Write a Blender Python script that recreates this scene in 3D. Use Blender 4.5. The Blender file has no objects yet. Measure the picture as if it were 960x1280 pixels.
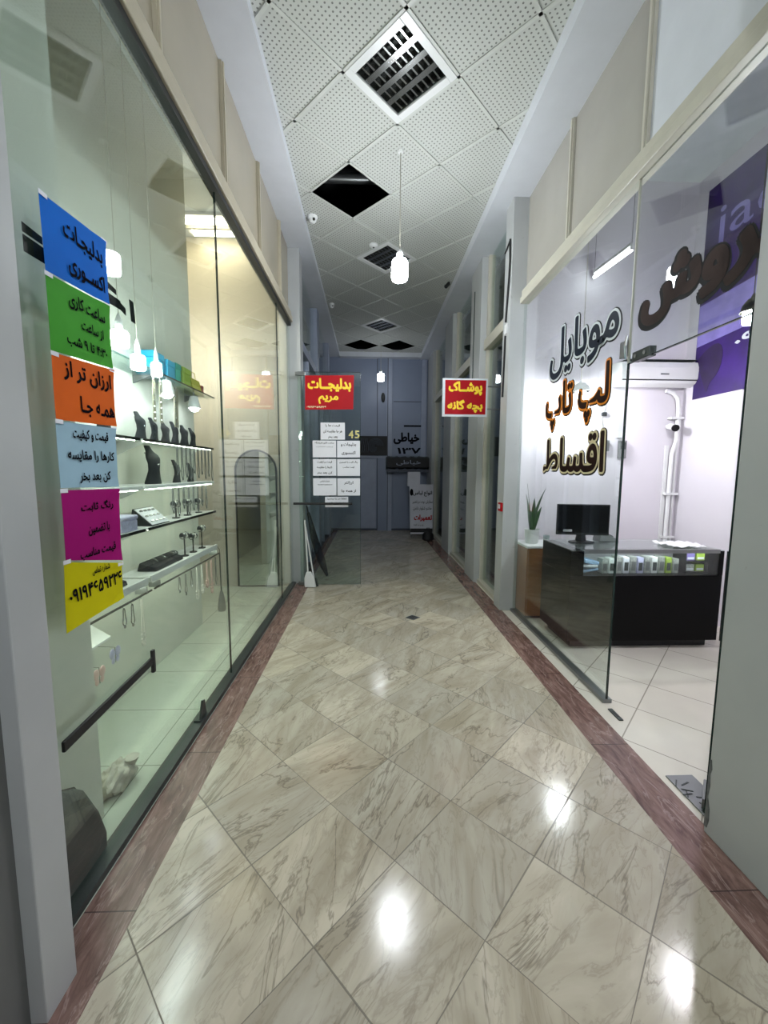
import bpy, bmesh, math, random, unicodedata
from mathutils import Vector, Matrix
random.seed(7)
S = bpy.context.scene
COL = S.collection
PI = math.pi

# ------------------------------------------------------------------ camera
F = 500.0; EYE = 1.55
_yaw = math.atan(18 / F); _pit = math.atan(52 / F); _rol = math.radians(0.3)
fw = Vector((math.sin(_yaw) * math.cos(_pit), math.cos(_yaw) * math.cos(_pit), -math.sin(_pit)))
r0 = Vector((math.cos(_yaw), -math.sin(_yaw), 0)); u0 = r0.cross(fw)
rr = r0 * math.cos(_rol) + u0 * math.sin(_rol); uu = -r0 * math.sin(_rol) + u0 * math.cos(_rol)
cd = bpy.data.cameras.new('camera'); cam = bpy.data.objects.new('camera', cd); COL.objects.link(cam)
m = Matrix.Identity(4)
for i in range(3):
    m[i][0] = rr[i]; m[i][1] = uu[i]; m[i][2] = -fw[i]
m[0][3], m[1][3], m[2][3] = 0, 0, EYE
cam.matrix_world = m
cd.sensor_fit = 'VERTICAL'; cd.sensor_height = 36.0; cd.lens = F / 1280 * 36.0
cd.clip_start = 0.02; cd.clip_end = 60
S.camera = cam

# ------------------------------------------------------------------ world, exposure
w = bpy.data.worlds.new('world'); S.world = w; w.use_nodes = True
w.node_tree.nodes['Background'].inputs[0].default_value = (0.5, 0.56, 0.62, 1)
w.node_tree.nodes['Background'].inputs[1].default_value = 0.12
S.view_settings.view_transform = 'Standard'; S.view_settings.look = 'None'
S.view_settings.exposure = 0.3; S.view_settings.gamma = 1.0; S.view_settings.use_curve_mapping = False
S.cycles.max_bounces = 10; S.cycles.transparent_max_bounces = 24; S.cycles.diffuse_bounces = 5
S.cycles.glossy_bounces = 5; S.cycles.sample_clamp_indirect = 4.0
# lamp powers (radiant watts of the emitting bulbs), used by the lamp builders below
P_NEAR, P_FAR, P_BACK = 62, 10, 160
P_LSHOP, P_LTUBE, P_STRIP, P_LHID = 9, 7, 3.0, 46
P_RSHOP, P_RTUBE = 90, 3

# ------------------------------------------------------------------ materials
def lin(c):
    return tuple(((v / 255) / 12.92 if v / 255 <= 0.04045 else ((v / 255 + 0.055) / 1.055) ** 2.4) for v in c)

class NT:
    """tiny node helper"""
    def __init__(s, name):
        s.m = bpy.data.materials.new(name); s.m.use_nodes = True
        s.t = s.m.node_tree; s.t.nodes.clear()
        s.out = s.t.nodes.new('ShaderNodeOutputMaterial')
    def n(s, kind, **kw):
        nd = s.t.nodes.new(kind)
        for k, v in kw.items(): setattr(nd, k, v)
        return nd
    def put(s, sock, v):
        if isinstance(v, bpy.types.NodeSocket): s.t.links.new(v, sock)
        elif v is not None: sock.default_value = v
    def math(s, op, a, b=None, c=None):
        nd = s.n('ShaderNodeMath', operation=op)
        s.put(nd.inputs[0], a)
        if b is not None: s.put(nd.inputs[1], b)
        if c is not None: s.put(nd.inputs[2], c)
        return nd.outputs[0]
    def mix(s, f, a, b):
        nd = s.n('ShaderNodeMix', data_type='RGBA')
        s.put(nd.inputs[0], f); s.put(nd.inputs[6], a); s.put(nd.inputs[7], b)
        return nd.outputs[2]
    def xyz(s):
        tc = s.n('ShaderNodeTexCoord'); sp = s.n('ShaderNodeSeparateXYZ')
        s.t.links.new(tc.outputs['Object'], sp.inputs[0])
        return tc.outputs['Object'], sp.outputs[0], sp.outputs[1], sp.outputs[2]
    def vec(s, x, y, z):
        nd = s.n('ShaderNodeCombineXYZ')
        for i, v in enumerate((x, y, z)): s.put(nd.inputs[i], v)
        return nd.outputs[0]
    def noise(s, v, scale, detail=4, dist=0.0, rough=0.55):
        nd = s.n('ShaderNodeTexNoise'); s.put(nd.inputs['Vector'], v)
        nd.inputs['Scale'].default_value = scale; nd.inputs['Detail'].default_value = detail
        nd.inputs['Distortion'].default_value = dist; nd.inputs['Roughness'].default_value = rough
        return nd.outputs[0]
    def ramp(s, f, lo, hi, a=0.0, b=1.0):
        nd = s.n('ShaderNodeMapRange'); s.put(nd.inputs[0], f)
        nd.inputs[1].default_value = lo; nd.inputs[2].default_value = hi
        nd.inputs[3].default_value = a; nd.inputs[4].default_value = b
        return nd.outputs[0]
    def principled(s, col, rough, metal=0.0, spec=0.5, bump=None, coat=0.0):
        b = s.n('ShaderNodeBsdfPrincipled')
        s.put(b.inputs['Base Color'], col); s.put(b.inputs['Roughness'], rough)
        b.inputs['Metallic'].default_value = metal; b.inputs['Specular IOR Level'].default_value = spec
        b.inputs['Coat Weight'].default_value = coat
        if bump:
            bp = s.n('ShaderNodeBump'); bp.inputs['Strength'].default_value = bump[1]; bp.inputs['Distance'].default_value = 0.01
            s.put(bp.inputs['Height'], bump[0]); s.t.links.new(bp.outputs[0], b.inputs['Normal'])
        s.t.links.new(b.outputs[0], s.out.inputs[0])
        return s.m

def mat(name, rgb, rough=0.5, metal=0.0, spec=0.5, var=0.06, scale=6.0, bump=0.0, coat=0.0):
    t = NT(name); o, x, y, z = t.xyz(); c = lin(rgb)
    nz = t.noise(o, scale)
    a = tuple(max(0, v * (1 - var)) for v in c) + (1,); b = tuple(min(1, v * (1 + var)) for v in c) + (1,)
    col = t.mix(t.ramp(nz, .3, .7), a, b)
    return t.principled(col, rough, metal, spec, (nz, bump) if bump else None, coat)

def emat(name, rgb, strength):
    t = NT(name); e = t.n('ShaderNodeEmission'); e.inputs[0].default_value = lin(rgb) + (1,); e.inputs[1].default_value = strength
    t.t.links.new(e.outputs[0], t.out.inputs[0]); return t.m

def glassmat(name, tint=(0.90, 0.94, 0.92), ior=1.5, rough=0.0):
    t = NT(name); fr = t.n('ShaderNodeFresnel'); ge = t.n('ShaderNodeNewGeometry')
    t.put(fr.inputs[0], t.ramp(ge.outputs['Backfacing'], 0, 1, ior, 1 / ior))   # thin pane: same reflectance from either side
    tr = t.n('ShaderNodeBsdfTransparent'); tr.inputs[0].default_value = tint + (1,)
    gl = t.n('ShaderNodeBsdfGlossy'); gl.inputs['Roughness'].default_value = rough; gl.inputs[0].default_value = (1, 1, 1, 1)
    mx = t.n('ShaderNodeMixShader'); L = t.t.links
    L.new(fr.outputs[0], mx.inputs[0]); L.new(tr.outputs[0], mx.inputs[1]); L.new(gl.outputs[0], mx.inputs[2])
    L.new(mx.outputs[0], t.out.inputs[0]); return t.m

def tilefloor():
    """diagonal marble tiles 0.4 m, veins turned at random in every tile"""
    t = NT('marble_floor'); o, x, y, z = t.xyz(); k = 1 / math.sqrt(2)
    u = t.math('DIVIDE', t.math('SUBTRACT', t.math('MULTIPLY', t.math('ADD', x, y), k), 0.292), 0.4)
    v = t.math('DIVIDE', t.math('SUBTRACT', t.math('MULTIPLY', t.math('SUBTRACT', y, x), k), 0.148), 0.4)
    iu = t.math('FLOOR', u); iv = t.math('FLOOR', v)
    fu = t.math('SUBTRACT', u, iu); fv = t.math('SUBTRACT', v, iv)
    wn = t.n('ShaderNodeTexWhiteNoise', noise_dimensions='3D'); t.put(wn.inputs[0], t.vec(iu, iv, 3.3)); rnd = wn.outputs[0]
    wn2 = t.n('ShaderNodeTexWhiteNoise', noise_dimensions='3D'); t.put(wn2.inputs[0], t.vec(iu, iv, 9.1)); rnd2 = wn2.outputs[0]
    # vein coordinates: offset and turn per tile
    rot = t.n('ShaderNodeVectorRotate', rotation_type='Z_AXIS')
    t.put(rot.inputs['Vector'], o); t.put(rot.inputs['Angle'], t.math('ADD', 0.15, t.math('MULTIPLY', rnd, 0.9)))
    sh = t.n('ShaderNodeVectorMath', operation='ADD'); t.put(sh.inputs[0], rot.outputs[0])
    t.put(sh.inputs[1], t.vec(t.math('MULTIPLY', rnd, 31.0), t.math('MULTIPLY', rnd2, 17.0), 0.0))
    sc = t.n('ShaderNodeVectorMath', operation='MULTIPLY'); t.put(sc.inputs[0], sh.outputs[0]); sc.inputs[1].default_value = (1.0, 0.28, 1.0)
    P = sc.outputs[0]
    nz = t.noise(P, 4.4, 6, 0.7, 0.58)
    vein = t.ramp(t.math('ABSOLUTE', t.math('SUBTRACT', nz, 0.5)), 0.0, 0.015, 1.0, 0.0)
    nz2 = t.noise(P, 13, 5, 1.2, 0.6)
    vein2 = t.ramp(t.math('ABSOLUTE', t.math('SUBTRACT', nz2, 0.5)), 0.0, 0.03, 1.0, 0.0)
    mask = t.ramp(t.noise(P, 2.2, 3), 0.36, 0.52)
    cloud = t.noise(P, 7, 5, 0.8)
    base = t.mix(rnd2, lin((202, 191, 171)) + (1,), lin((178, 171, 157)) + (1,))
    base = t.mix(t.ramp(cloud, .35, .68, 0, .75), base, lin((150, 139, 120)) + (1,))
    base = t.mix(t.math('MULTIPLY', t.math('MULTIPLY', vein, mask), 0.6), base, lin((94, 84, 72)) + (1,))
    base = t.mix(t.math('MULTIPLY', vein2, 0.28), base, lin((120, 108, 92)) + (1,))
    e = t.math('MINIMUM', t.math('MINIMUM', fu, t.math('SUBTRACT', 1.0, fu)), t.math('MINIMUM', fv, t.math('SUBTRACT', 1.0, fv)))
    gw = t.ramp(t.noise(o, 1.7, 2), .35, .65, .0025, .0085)
    gr = t.math('LESS_THAN', e, gw)
    base = t.mix(t.math('MULTIPLY', gr, 0.72), base, lin((70, 62, 52)) + (1,))
    rough = t.math('ADD', 0.07, t.math('MULTIPLY', t.noise(o, 2.2, 4), 0.16))
    return t.principled(base, t.math('ADD', rough, t.math('MULTIPLY', gr, .4)), 0, 0.55)

def gridtile(name, rgb, grout, size, ox, oy, diag=False, rough=0.15, gw=0.006):
    t = NT(name); o, x, y, z = t.xyz(); k = 1 / math.sqrt(2)
    if diag:
        x, y = t.math('MULTIPLY', t.math('ADD', x, y), k), t.math('MULTIPLY', t.math('SUBTRACT', y, x), k)
    u = t.math('FRACT', t.math('DIVIDE', t.math('SUBTRACT', x, ox - 40 * size), size)); v = t.math('FRACT', t.math('DIVIDE', t.math('SUBTRACT', y, oy - 40 * size), size))
    e = t.math('MINIMUM', t.math('MINIMUM', u, t.math('SUBTRACT', 1.0, u)), t.math('MINIMUM', v, t.math('SUBTRACT', 1.0, v)))
    g = t.math('LESS_THAN', e, gw)
    c = lin(rgb); nz = t.noise(o, 5)
    base = t.mix(nz, tuple(v * .93 for v in c) + (1,), tuple(min(1, v * 1.05) for v in c) + (1,))
    return t.principled(t.mix(t.math('MULTIPLY', g, .8), base, lin(grout) + (1,)), rough, 0, 0.5)

def perforated():
    t = NT('perforated_tile'); o, x, y, z = t.xyz(); k = 1 / math.sqrt(2); p = 0.0333
    u = t.math('FRACT', t.math('DIVIDE', t.math('ADD', t.math('MULTIPLY', t.math('ADD', x, y), k), 40.0), p))
    v = t.math('FRACT', t.math('DIVIDE', t.math('ADD', t.math('MULTIPLY', t.math('SUBTRACT', y, x), k), 40.0), p))
    d = t.math('SQRT', t.math('ADD', t.math('POWER', t.math('SUBTRACT', u, .5), 2.0), t.math('POWER', t.math('SUBTRACT', v, .5), 2.0)))
    dot = t.math('LESS_THAN', d, 0.2)
    nz = t.noise(o, 1.5)
    base = t.mix(nz, lin((186, 188, 182)) + (1,), lin((198, 200, 195)) + (1,))
    return t.principled(t.mix(t.math('MULTIPLY', dot, .72), base, lin((70, 70, 66)) + (1,)), 0.8, 0, 0.2)

def bordermat():
    t = NT('red_brown_stone'); o, x, y, z = t.xyz()
    sc = t.n('ShaderNodeVectorMath', operation='MULTIPLY'); t.put(sc.inputs[0], o); sc.inputs[1].default_value = (1.0, 0.22, 1.0)
    nz = t.noise(sc.outputs[0], 26, 6, 0.6, 0.65)
    base = t.mix(t.ramp(nz, .35, .62), lin((84, 60, 55)) + (1,), lin((130, 102, 94)) + (1,))
    base = t.mix(t.ramp(t.math('ABSOLUTE', t.math('SUBTRACT', t.noise(sc.outputs[0], 12, 5, 1.0), .5)), 0, .02, .5, 0), base, lin((170, 146, 138)) + (1,))
    fy = t.math('FRACT', t.math('DIVIDE', t.math('ADD', y, 40.0 - 1.285), 0.8))
    g = t.math('LESS_THAN', fy, 0.006)
    return t.principled(t.mix(t.math('MULTIPLY', g, .8), base, lin((45, 34, 32)) + (1,)), 0.22, 0, 0.5)

def worn_white():
    t = NT('worn_white_paint'); o, x, y, z = t.xyz()
    nz = t.noise(o, 3, 5); sp = t.ramp(t.noise(o, 16, 6, .5), .70, .74)
    base = t.mix(nz, lin((162, 164, 164)) + (1,), lin((178, 180, 180)) + (1,))
    base = t.mix(t.math('MULTIPLY', sp, .35), base, lin((140, 136, 130)) + (1,))
    return t.principled(base, 0.42, 0, 0.4)

M = dict(
    floor=tilefloor(), border=bordermat(), perf=perforated(), paint=worn_white(),
    fl_left=gridtile('pale_floor_tile', (196, 204, 190), (120, 128, 118), .5, -1.19, 2.0, False, .1, .006),
    fl_right=gridtile('beige_floor_tile', (206, 200, 188), (130, 122, 112), .4, 2.96, .47, True, .16, .009),
    soffit=mat('white_plaster', (204, 207, 214), .6, var=.03), tbar=mat('ceiling_tbar', (196, 198, 192), .5),
    cream=mat('cream_panel', (158, 150, 132), .25, var=.05, scale=2), creamr=mat('pale_panel', (160, 156, 148), .22, var=.05, scale=2),
    alu=mat('grey_aluminium', (172, 164, 144), .4), alul=mat('pale_aluminium', (184, 180, 166), .4),
    dark=mat('dark_rubber', (28, 30, 30), .5), darkstrip=mat('dark_channel', (62, 68, 66), .3, .4),
    glass=glassmat('clear_glass'), glassd=glassmat('door_glass', (.84, .9, .88)), edge=mat('green_glass_edge', (22, 40, 36), .15),
    wallL=mat('shop_wall_left', (206, 207, 196), .45, var=.04, scale=1.5), endL=mat('shop_end_wall', (212, 204, 190), .4, var=.05, scale=1.2),
    wallR=mat('shop_wall_right', (214, 210, 216), .5, var=.03, scale=1.5), ceilS=mat('shop_ceiling', (196, 202, 204), .6),
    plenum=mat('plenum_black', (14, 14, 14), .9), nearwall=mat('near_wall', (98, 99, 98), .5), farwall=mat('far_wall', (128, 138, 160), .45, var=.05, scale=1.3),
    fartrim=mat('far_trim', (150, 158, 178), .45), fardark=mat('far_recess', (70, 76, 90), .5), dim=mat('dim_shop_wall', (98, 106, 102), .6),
    white=mat('white_plastic', (222, 223, 222), .35, var=.02), paper=mat('white_paper', (222, 222, 230), .7, var=.02),
    black=mat('black_gloss', (5, 5, 6), .35, var=.2, spec=.12), blackm=mat('black_matte', (18, 18, 20), .6, var=.2), velvet=mat('black_velvet', (20, 22, 28), .75, var=.3),
    ink=mat('black_ink', (10, 10, 18), .85, spec=.05), chrome=mat('chrome', (200, 202, 204), .12, .95), steel=mat('brushed_steel', (130, 132, 132), .35, .8),
    mirror=mat('mirror_silver', (225, 228, 226), .02, 1.0, var=.0), red=mat('sign_red', (158, 8, 20), .45, var=.05, spec=.2), yellow=mat('sign_yellow', (240, 204, 40), .45),
    wood=mat('orange_wood', (146, 92, 46), .4, var=.12, scale=9), leaf=mat('plant_green', (52, 82, 44), .4, var=.35, scale=24), soil=mat('potting_soil', (48, 38, 30), .9),
    purple=mat('poster_purple', (42, 10, 92), .45, var=.5, scale=2.4), lilac=mat('poster_lilac', (128, 118, 186), .4, var=.2, scale=5),
    navy=mat('navy_vinyl', (16, 28, 44), .5, spec=.15), brown=mat('dark_brown_vinyl', (36, 16, 10), .5, spec=.15), orange=mat('orange_vinyl', (236, 140, 34), .4),
    creamv=mat('cream_vinyl', (222, 208, 168), .4), whitev=mat('white_vinyl', (206, 212, 216), .4), shadowv=mat('black_vinyl', (10, 12, 14), .6, spec=.15), umber=mat('umber_vinyl', (62, 50, 48), .7, spec=.08, var=.3),
    pearl=mat('pearl', (226, 222, 214), .25), silver=mat('silver_chain', (150, 150, 148), .25, .8), pinkbead=mat('pink_bead', (222, 186, 178), .3),
    tan=mat('tan_strap', (142, 138, 116), .6), turq=mat('turquoise_box', (40, 158, 196), .5), teal=mat('teal_box', (40, 160, 140), .5), yel=mat('yellow_bag', (186, 182, 60), .6), redbox=mat('red_tag', (150, 50, 52), .6),
    greyf=mat('dark_grey_fabric', (62, 70, 70), .8, var=.15, bump=.15), bagp=mat('white_plastic_bag', (176, 174, 162), .4, var=.1, scale=20, bump=.3),
    lavender=mat('lavender_box', (186, 184, 214), .4, var=.15, scale=30), greendk=mat('green_pack', (150, 176, 60), .5), silverpack=mat('silver_pack', (170, 172, 166), .3, .3, var=.3, scale=60), purplepack=mat('purple_pack', (120, 104, 170), .5),
    brass=mat('brass_number', (196, 186, 120), .35, .4), bluebag=mat('blue_white_paper', (150, 176, 210), .4, var=.25, scale=16), tube=mat('lens_black', (8, 8, 10), .08),
    scratch=mat('chipped_paint', (96, 98, 98), .8, var=.3, scale=40), dkgreen=mat('far_grey_green', (52, 58, 60), .5), banner=mat('banner_white', (196, 196, 206), .5, var=.08, scale=4),
    figure=mat('poster_dark_print', (34, 14, 62), .45, var=.3, scale=8),
    louv=mat('louvre_mirror', (150, 152, 150), .16, .9), panelgrey=mat('counter_grey', (40, 42, 42), .25),
)
SHEET = dict(blue=(6, 96, 190), green=(64, 146, 44), orange=(206, 92, 26), pale=(148, 178, 194), magenta=(150, 10, 102), lemon=(190, 182, 8))
for k_, c_ in SHEET.items(): M['sheet_' + k_] = mat('paper_' + k_, c_, .7, var=.04, spec=.12)

# ------------------------------------------------------------------ mesh helpers
class MB:
    def __init__(s): s.bm = bmesh.new()
    def box(s, x0, x1, y0, y1, z0, z1):
        return s.obox(((x0 + x1) / 2, (y0 + y1) / 2, (z0 + z1) / 2), (abs(x1 - x0), abs(y1 - y0), abs(z1 - z0)))
    def obox(s, c, size, rot=None):
        T = Matrix.Translation(c) @ (rot.to_4x4() if rot is not None else Matrix.Identity(4)) @ Matrix.Diagonal((*size, 1))
        bmesh.ops.create_cube(s.bm, size=1, matrix=T); return s
    def cyl(s, p0, p1, r, seg=16, r2=None):
        p0, p1 = Vector(p0), Vector(p1); d = p1 - p0
        q = d.to_track_quat('Z', 'Y').to_matrix().to_4x4()
        bmesh.ops.create_cone(s.bm, cap_ends=True, segments=seg, radius1=r, radius2=r if r2 is None else r2, depth=d.length,
                              matrix=Matrix.Translation((p0 + p1) / 2) @ q); return s
    def ball(s, c, r, sc=(1, 1, 1), seg=14):
        bmesh.ops.create_uvsphere(s.bm, u_segments=seg, v_segments=max(6, seg // 2 + 1), radius=r, matrix=Matrix.Translation(c) @ Matrix.Diagonal((*sc, 1))); return s
    def rings(s, rings, cap=True, closed=False):
        vs = [[s.bm.verts.new(p) for p in r] for r in rings]; n = len(vs[0])
        rng = range(len(vs)) if closed else range(len(vs) - 1)
        for i in rng:
            a, b = vs[i], vs[(i + 1) % len(vs)]
            for j in range(n): s.bm.faces.new((a[j], a[(j + 1) % n], b[(j + 1) % n], b[j]))
        if cap and not closed: s.bm.faces.new(list(reversed(vs[0]))); s.bm.faces.new(vs[-1])
        return s
    def lathe(s, c, prof, seg=20, sc=(1, 1)):
        return s.rings([[(c[0] + r * sc[0] * math.cos(2 * PI * k / seg), c[1] + r * sc[1] * math.sin(2 * PI * k / seg), c[2] + z) for k in range(seg)] for r, z in prof])
    def tube(s, pts, r, seg=6, closed=False):
        pts = [Vector(p) for p in pts]; n = len(pts); out = []; prev = None
        for i in range(n):
            if closed: d = pts[(i + 1) % n] - pts[i - 1]
            else: d = pts[min(i + 1, n - 1)] - pts[max(i - 1, 0)]
            d.normalize()
            if prev is None: a = d.orthogonal().normalized()
            else: a = (prev - d * prev.dot(d)); a = a.normalized() if a.length > 1e-6 else d.orthogonal().normalized()
            prev = a; b = d.cross(a)
            rad = r[i] if isinstance(r, (list, tuple)) else r
            out.append([pts[i] + (a * math.cos(2 * PI * k / seg) + b * math.sin(2 * PI * k / seg)) * rad for k in range(seg)])
        return s.rings(out, True, closed)
    def prism(s, pts3, nrm, t):
        """polygon (3D points) extruded by t along nrm"""
        n = Vector(nrm) * t; a = [s.bm.verts.new(p) for p in pts3]; b = [s.bm.verts.new(Vector(p) + n) for p in pts3]; k = len(a)
        s.bm.faces.new(list(reversed(a))); s.bm.faces.new(b)
        for i in range(k): s.bm.faces.new((a[i], a[(i + 1) % k], b[(i + 1) % k], b[i]))
        return s
    def xform(s, mtx): s.bm.transform(mtx); return s
    def build(s, name, mt, parent=None, smooth=False, bevel=0.0, bseg=2, kind=None):
        bmesh.ops.recalc_face_normals(s.bm, faces=s.bm.faces)
        me = bpy.data.meshes.new(name); s.bm.to_mesh(me); s.bm.free()
        o = bpy.data.objects.new(name, me); COL.objects.link(o)
        if mt is not None: me.materials.append(mt)
        if smooth:
            for p in me.polygons: p.use_smooth = True
            es = o.modifiers.new('edge', 'EDGE_SPLIT'); es.split_angle = math.radians(38)
        if bevel:
            b = o.modifiers.new('bevel', 'BEVEL'); b.width = bevel; b.segments = bseg; b.limit_method = 'ANGLE'
        if parent is not None:
            o.parent = parent; me.transform(Matrix.Translation(-origin(parent)))
        if kind: o['kind'] = kind
        return o

def origin(o):
    v = Vector(o.location)
    while o.parent is not None:
        o = o.parent; v = v + Vector(o.location)
    return v
def tag(o, label, cat, group=None):
    o['label'] = label; o['category'] = cat
    if group: o['group'] = group
    return o
def thing(name, label, cat, loc, group=None):
    o = bpy.data.objects.new(name, None); COL.objects.link(o); o.location = loc; o.empty_display_size = .05
    return tag(o, label, cat, group)
def copy_tree(o, parent=None):
    c = o.copy(); COL.objects.link(c)
    if parent is not None: c.parent = parent
    for ch in list(o.children): copy_tree(ch, c)
    return c
def dup(src, loc, label, rotz=0.0, scale=1.0, group=None):
    c = copy_tree(src); c.location = loc; c.rotation_euler = (0, 0, rotz); c.scale = (scale,) * 3; c['label'] = label
    if group: c['group'] = group
    return c
def struct(name, mb, mt, **k):
    o = mb.build(name, mt, **k); o['kind'] = 'structure'; return o
def sroot(name, loc=(0, 0, 0)):
    o = bpy.data.objects.new(name, None); COL.objects.link(o); o.location = loc; o['kind'] = 'structure'; return o
def box(*a): return MB().box(*a)

# ---- Arabic-script lettering from the built-in font
FORMS = {}
for cp in list(range(0xFB50, 0xFE00)) + list(range(0xFE70, 0xFEFD)):
    d = unicodedata.decomposition(chr(cp)).split()
    if len(d) == 2 and d[0] in ('<isolated>', '<final>', '<initial>', '<medial>'):
        FORMS.setdefault(chr(int(d[1], 16)), {})[d[0][1:-1]] = chr(cp)
FORMS['\u0640'] = {k: '\u0640' for k in ('isolated', 'final', 'initial', 'medial')}
def shape_word(wd):
    if not any(c in FORMS for c in wd): return wd
    out = []; n = len(wd)
    for i, c in enumerate(wd):
        f = FORMS.get(c)
        if not f: out.append(c); continue
        pj = i > 0 and wd[i - 1] in FORMS and ('initial' in FORMS[wd[i - 1]] ) and ('final' in f)
        nj = i < n - 1 and wd[i + 1] in FORMS and ('initial' in f) and ('final' in FORMS[wd[i + 1]])
        key = 'medial' if pj and nj else 'final' if pj else 'initial' if nj else 'isolated'
        out.append(f.get(key, f.get('isolated', c)))
    return ''.join(reversed(out))
def shape(s): return ' '.join(reversed([shape_word(x) for x in s.split(' ')]))
_cu = bpy.data.curves.new('lettering_source', 'FONT'); _fo = bpy.data.objects.new('lettering_source', _cu); COL.objects.link(_fo)
_cu.resolution_u = 3
def text(s, ctr, right, up, wd, ht, mt, parent, bold=0.02, lift=0.001, name='lettering', raw=False, fit=True, ref=None, rot=0.0):
    """lettering of width wd and height ht, centred on ctr in the plane right/up"""
    _cu.body = s if raw else shape(s); _cu.offset = 0.0; _cu.extrude = 0.0
    dg = bpy.context.evaluated_depsgraph_get(); dg.update()
    m0 = bpy.data.meshes.new_from_object(_fo.evaluated_get(dg))
    v0 = [v.co.copy() for v in m0.vertices]; f0 = [tuple(p.vertices) for p in m0.polygons]; bpy.data.meshes.remove(m0)
    nd = 1 if bold <= 0 else (14 if bold > .045 else 8); V = []; Fc = []
    for q in range(nd):   # bold strokes: the glyphs repeated round a small circle, a hair apart in depth
        a_ = 2 * PI * q / nd; k_ = len(V)
        V += [(v.x + bold * math.cos(a_), v.y + bold * math.sin(a_), .00004 * q) for v in v0]; Fc += [tuple(i + k_ for i in f) for f in f0]
    me = bpy.data.meshes.new(name); me.from_pydata(V, [], Fc)
    xs = [v.co.x for v in me.vertices]; ys = [v.co.y for v in me.vertices]
    bb = ref or (min(xs), max(xs), min(ys), max(ys))
    cx, cy = (bb[0] + bb[1]) / 2, (bb[2] + bb[3]) / 2
    sx, sy = wd / (bb[1] - bb[0]), ht / (bb[3] - bb[2])
    if not fit: sx = sy = min(sx, sy)
    R_, U_ = Vector(right), Vector(up); N_ = R_.cross(U_)
    if rot: R_, U_ = R_ * math.cos(rot) + U_ * math.sin(rot), -R_ * math.sin(rot) + U_ * math.cos(rot)
    c = Vector(ctr) - (origin(parent) if parent else Vector())
    for v in me.vertices:
        v.co = c + R_ * ((v.co.x - cx) * sx) + U_ * ((v.co.y - cy) * sy) + N_ * (lift + v.co.z)
    o = bpy.data.objects.new(name, me); COL.objects.link(o); me.name = name
    me.materials.clear(); me.materials.append(mt)
    if parent: o.parent = parent
    return o, bb
LF = dict(right=(0, 1, 0), up=(0, 0, 1))     # read on planes facing +X
RF = dict(right=(0, -1, 0), up=(0, 0, 1))    # read on planes facing -X
YF = dict(right=(1, 0, 0), up=(0, 0, 1))     # read on planes facing the camera

# ================================================================== SETTING
YB = 10.3; YR = -3.5
LX = -1.04; RX = 1.60
struct('floor', box(-.82, 1.265, YR, YB, -.12, 0), M['floor'])
struct('trim_1', box(-1.0, -.82, YR, YB, -.12, .001), M['border'])
struct('trim_2', box(1.265, 1.478, YR, YB, -.12, .001), M['border'])
struct('floor_left_shop', box(-2.3, -1.0, 1.0, 5.4, -.12, -.002), M['fl_left'])
struct('floor_right_shop', box(1.478, 3.6, 1.2, 4.6, -.12, -.002), M['fl_right'])
struct('floor_side_shops', MB().box(1.478, 2.6, 4.6, YB, -.12, -.003).box(-2.3, -1.0, 5.4, YB, -.12, -.003).box(-2.3, -1.0, YR, 1.0, -.12, -.003).box(1.478, 3.6, YR, 1.2, -.12, -.003), M['fl_right'])

# ceiling of diagonal perforated tiles with openings
ZC = 4.42; HC = (-.2, 4.49); g = .6 / math.sqrt(2)
LAMPS = [(1, -3), (1, 3), (1, 9)]; HOLES = [(0, 0), (2, 12), (0, 12)]
def cellc(i, j): return (HC[0] + i * g, HC[1] + j * g)
CX0, CX1, CY1 = -.74, 1.30, 10.1
mb = MB(); grid = MB()
for j in range(-20, 15):
    for i in range(-4, 7):
        if (i + j) % 2: continue
        cx, cy = cellc(i, j)
        d = [(cx - g, cy), (cx, cy - g), (cx + g, cy), (cx, cy + g)]
        if (i, j) not in LAMPS and (i, j) not in HOLES:
            mb.bm.faces.new([mb.bm.verts.new((x, y, ZC)) for x, y in d])
        for a, b in ((d[0], d[1]), (d[1], d[2])):
            zz_ = ZC - .002 - (.0006 if a[1] > b[1] and a[0] < b[0] else 0); A, B = Vector((*a, zz_)), Vector((*b, zz_)); t = (B - A).normalized(); n = Vector((-t.y, t.x, 0)) * .012; A = A - t * .012; B = B + t * .012
            grid.prism([A - n, B - n, B + n, A + n], (0, 0, -1), .005)
for q in (mb, grid):
    for co, no in (((CX0, 0, 0), (-1, 0, 0)), ((CX1, 0, 0), (1, 0, 0)), ((0, CY1, 0), (0, 1, 0)), ((0, YR, 0), (0, -1, 0))):
        bmesh.ops.bisect_plane(q.bm, geom=q.bm.verts[:] + q.bm.edges[:] + q.bm.faces[:], plane_co=co, plane_no=no, clear_outer=True)
ceil = struct('ceiling', mb, M['perf'])
struct('trim_3', grid, M['tbar'])
struct('ceiling_left_soffit', box(-1.1, CX0, YR, YB, 4.34, 4.48), M['soffit'])
struct('ceiling_right_soffit', box(CX1 - .04, 1.7, YR, YB, 4.30, 4.48), M['soffit'])
struct('ceiling_end_soffit', box(CX0, CX1, CY1, YB, 4.31, 4.48), M['soffit'])
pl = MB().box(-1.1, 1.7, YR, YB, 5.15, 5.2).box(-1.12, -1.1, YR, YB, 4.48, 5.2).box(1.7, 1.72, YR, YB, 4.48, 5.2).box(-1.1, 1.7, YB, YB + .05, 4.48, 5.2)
struct('ceiling_void', pl, M['plenum'])

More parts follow.
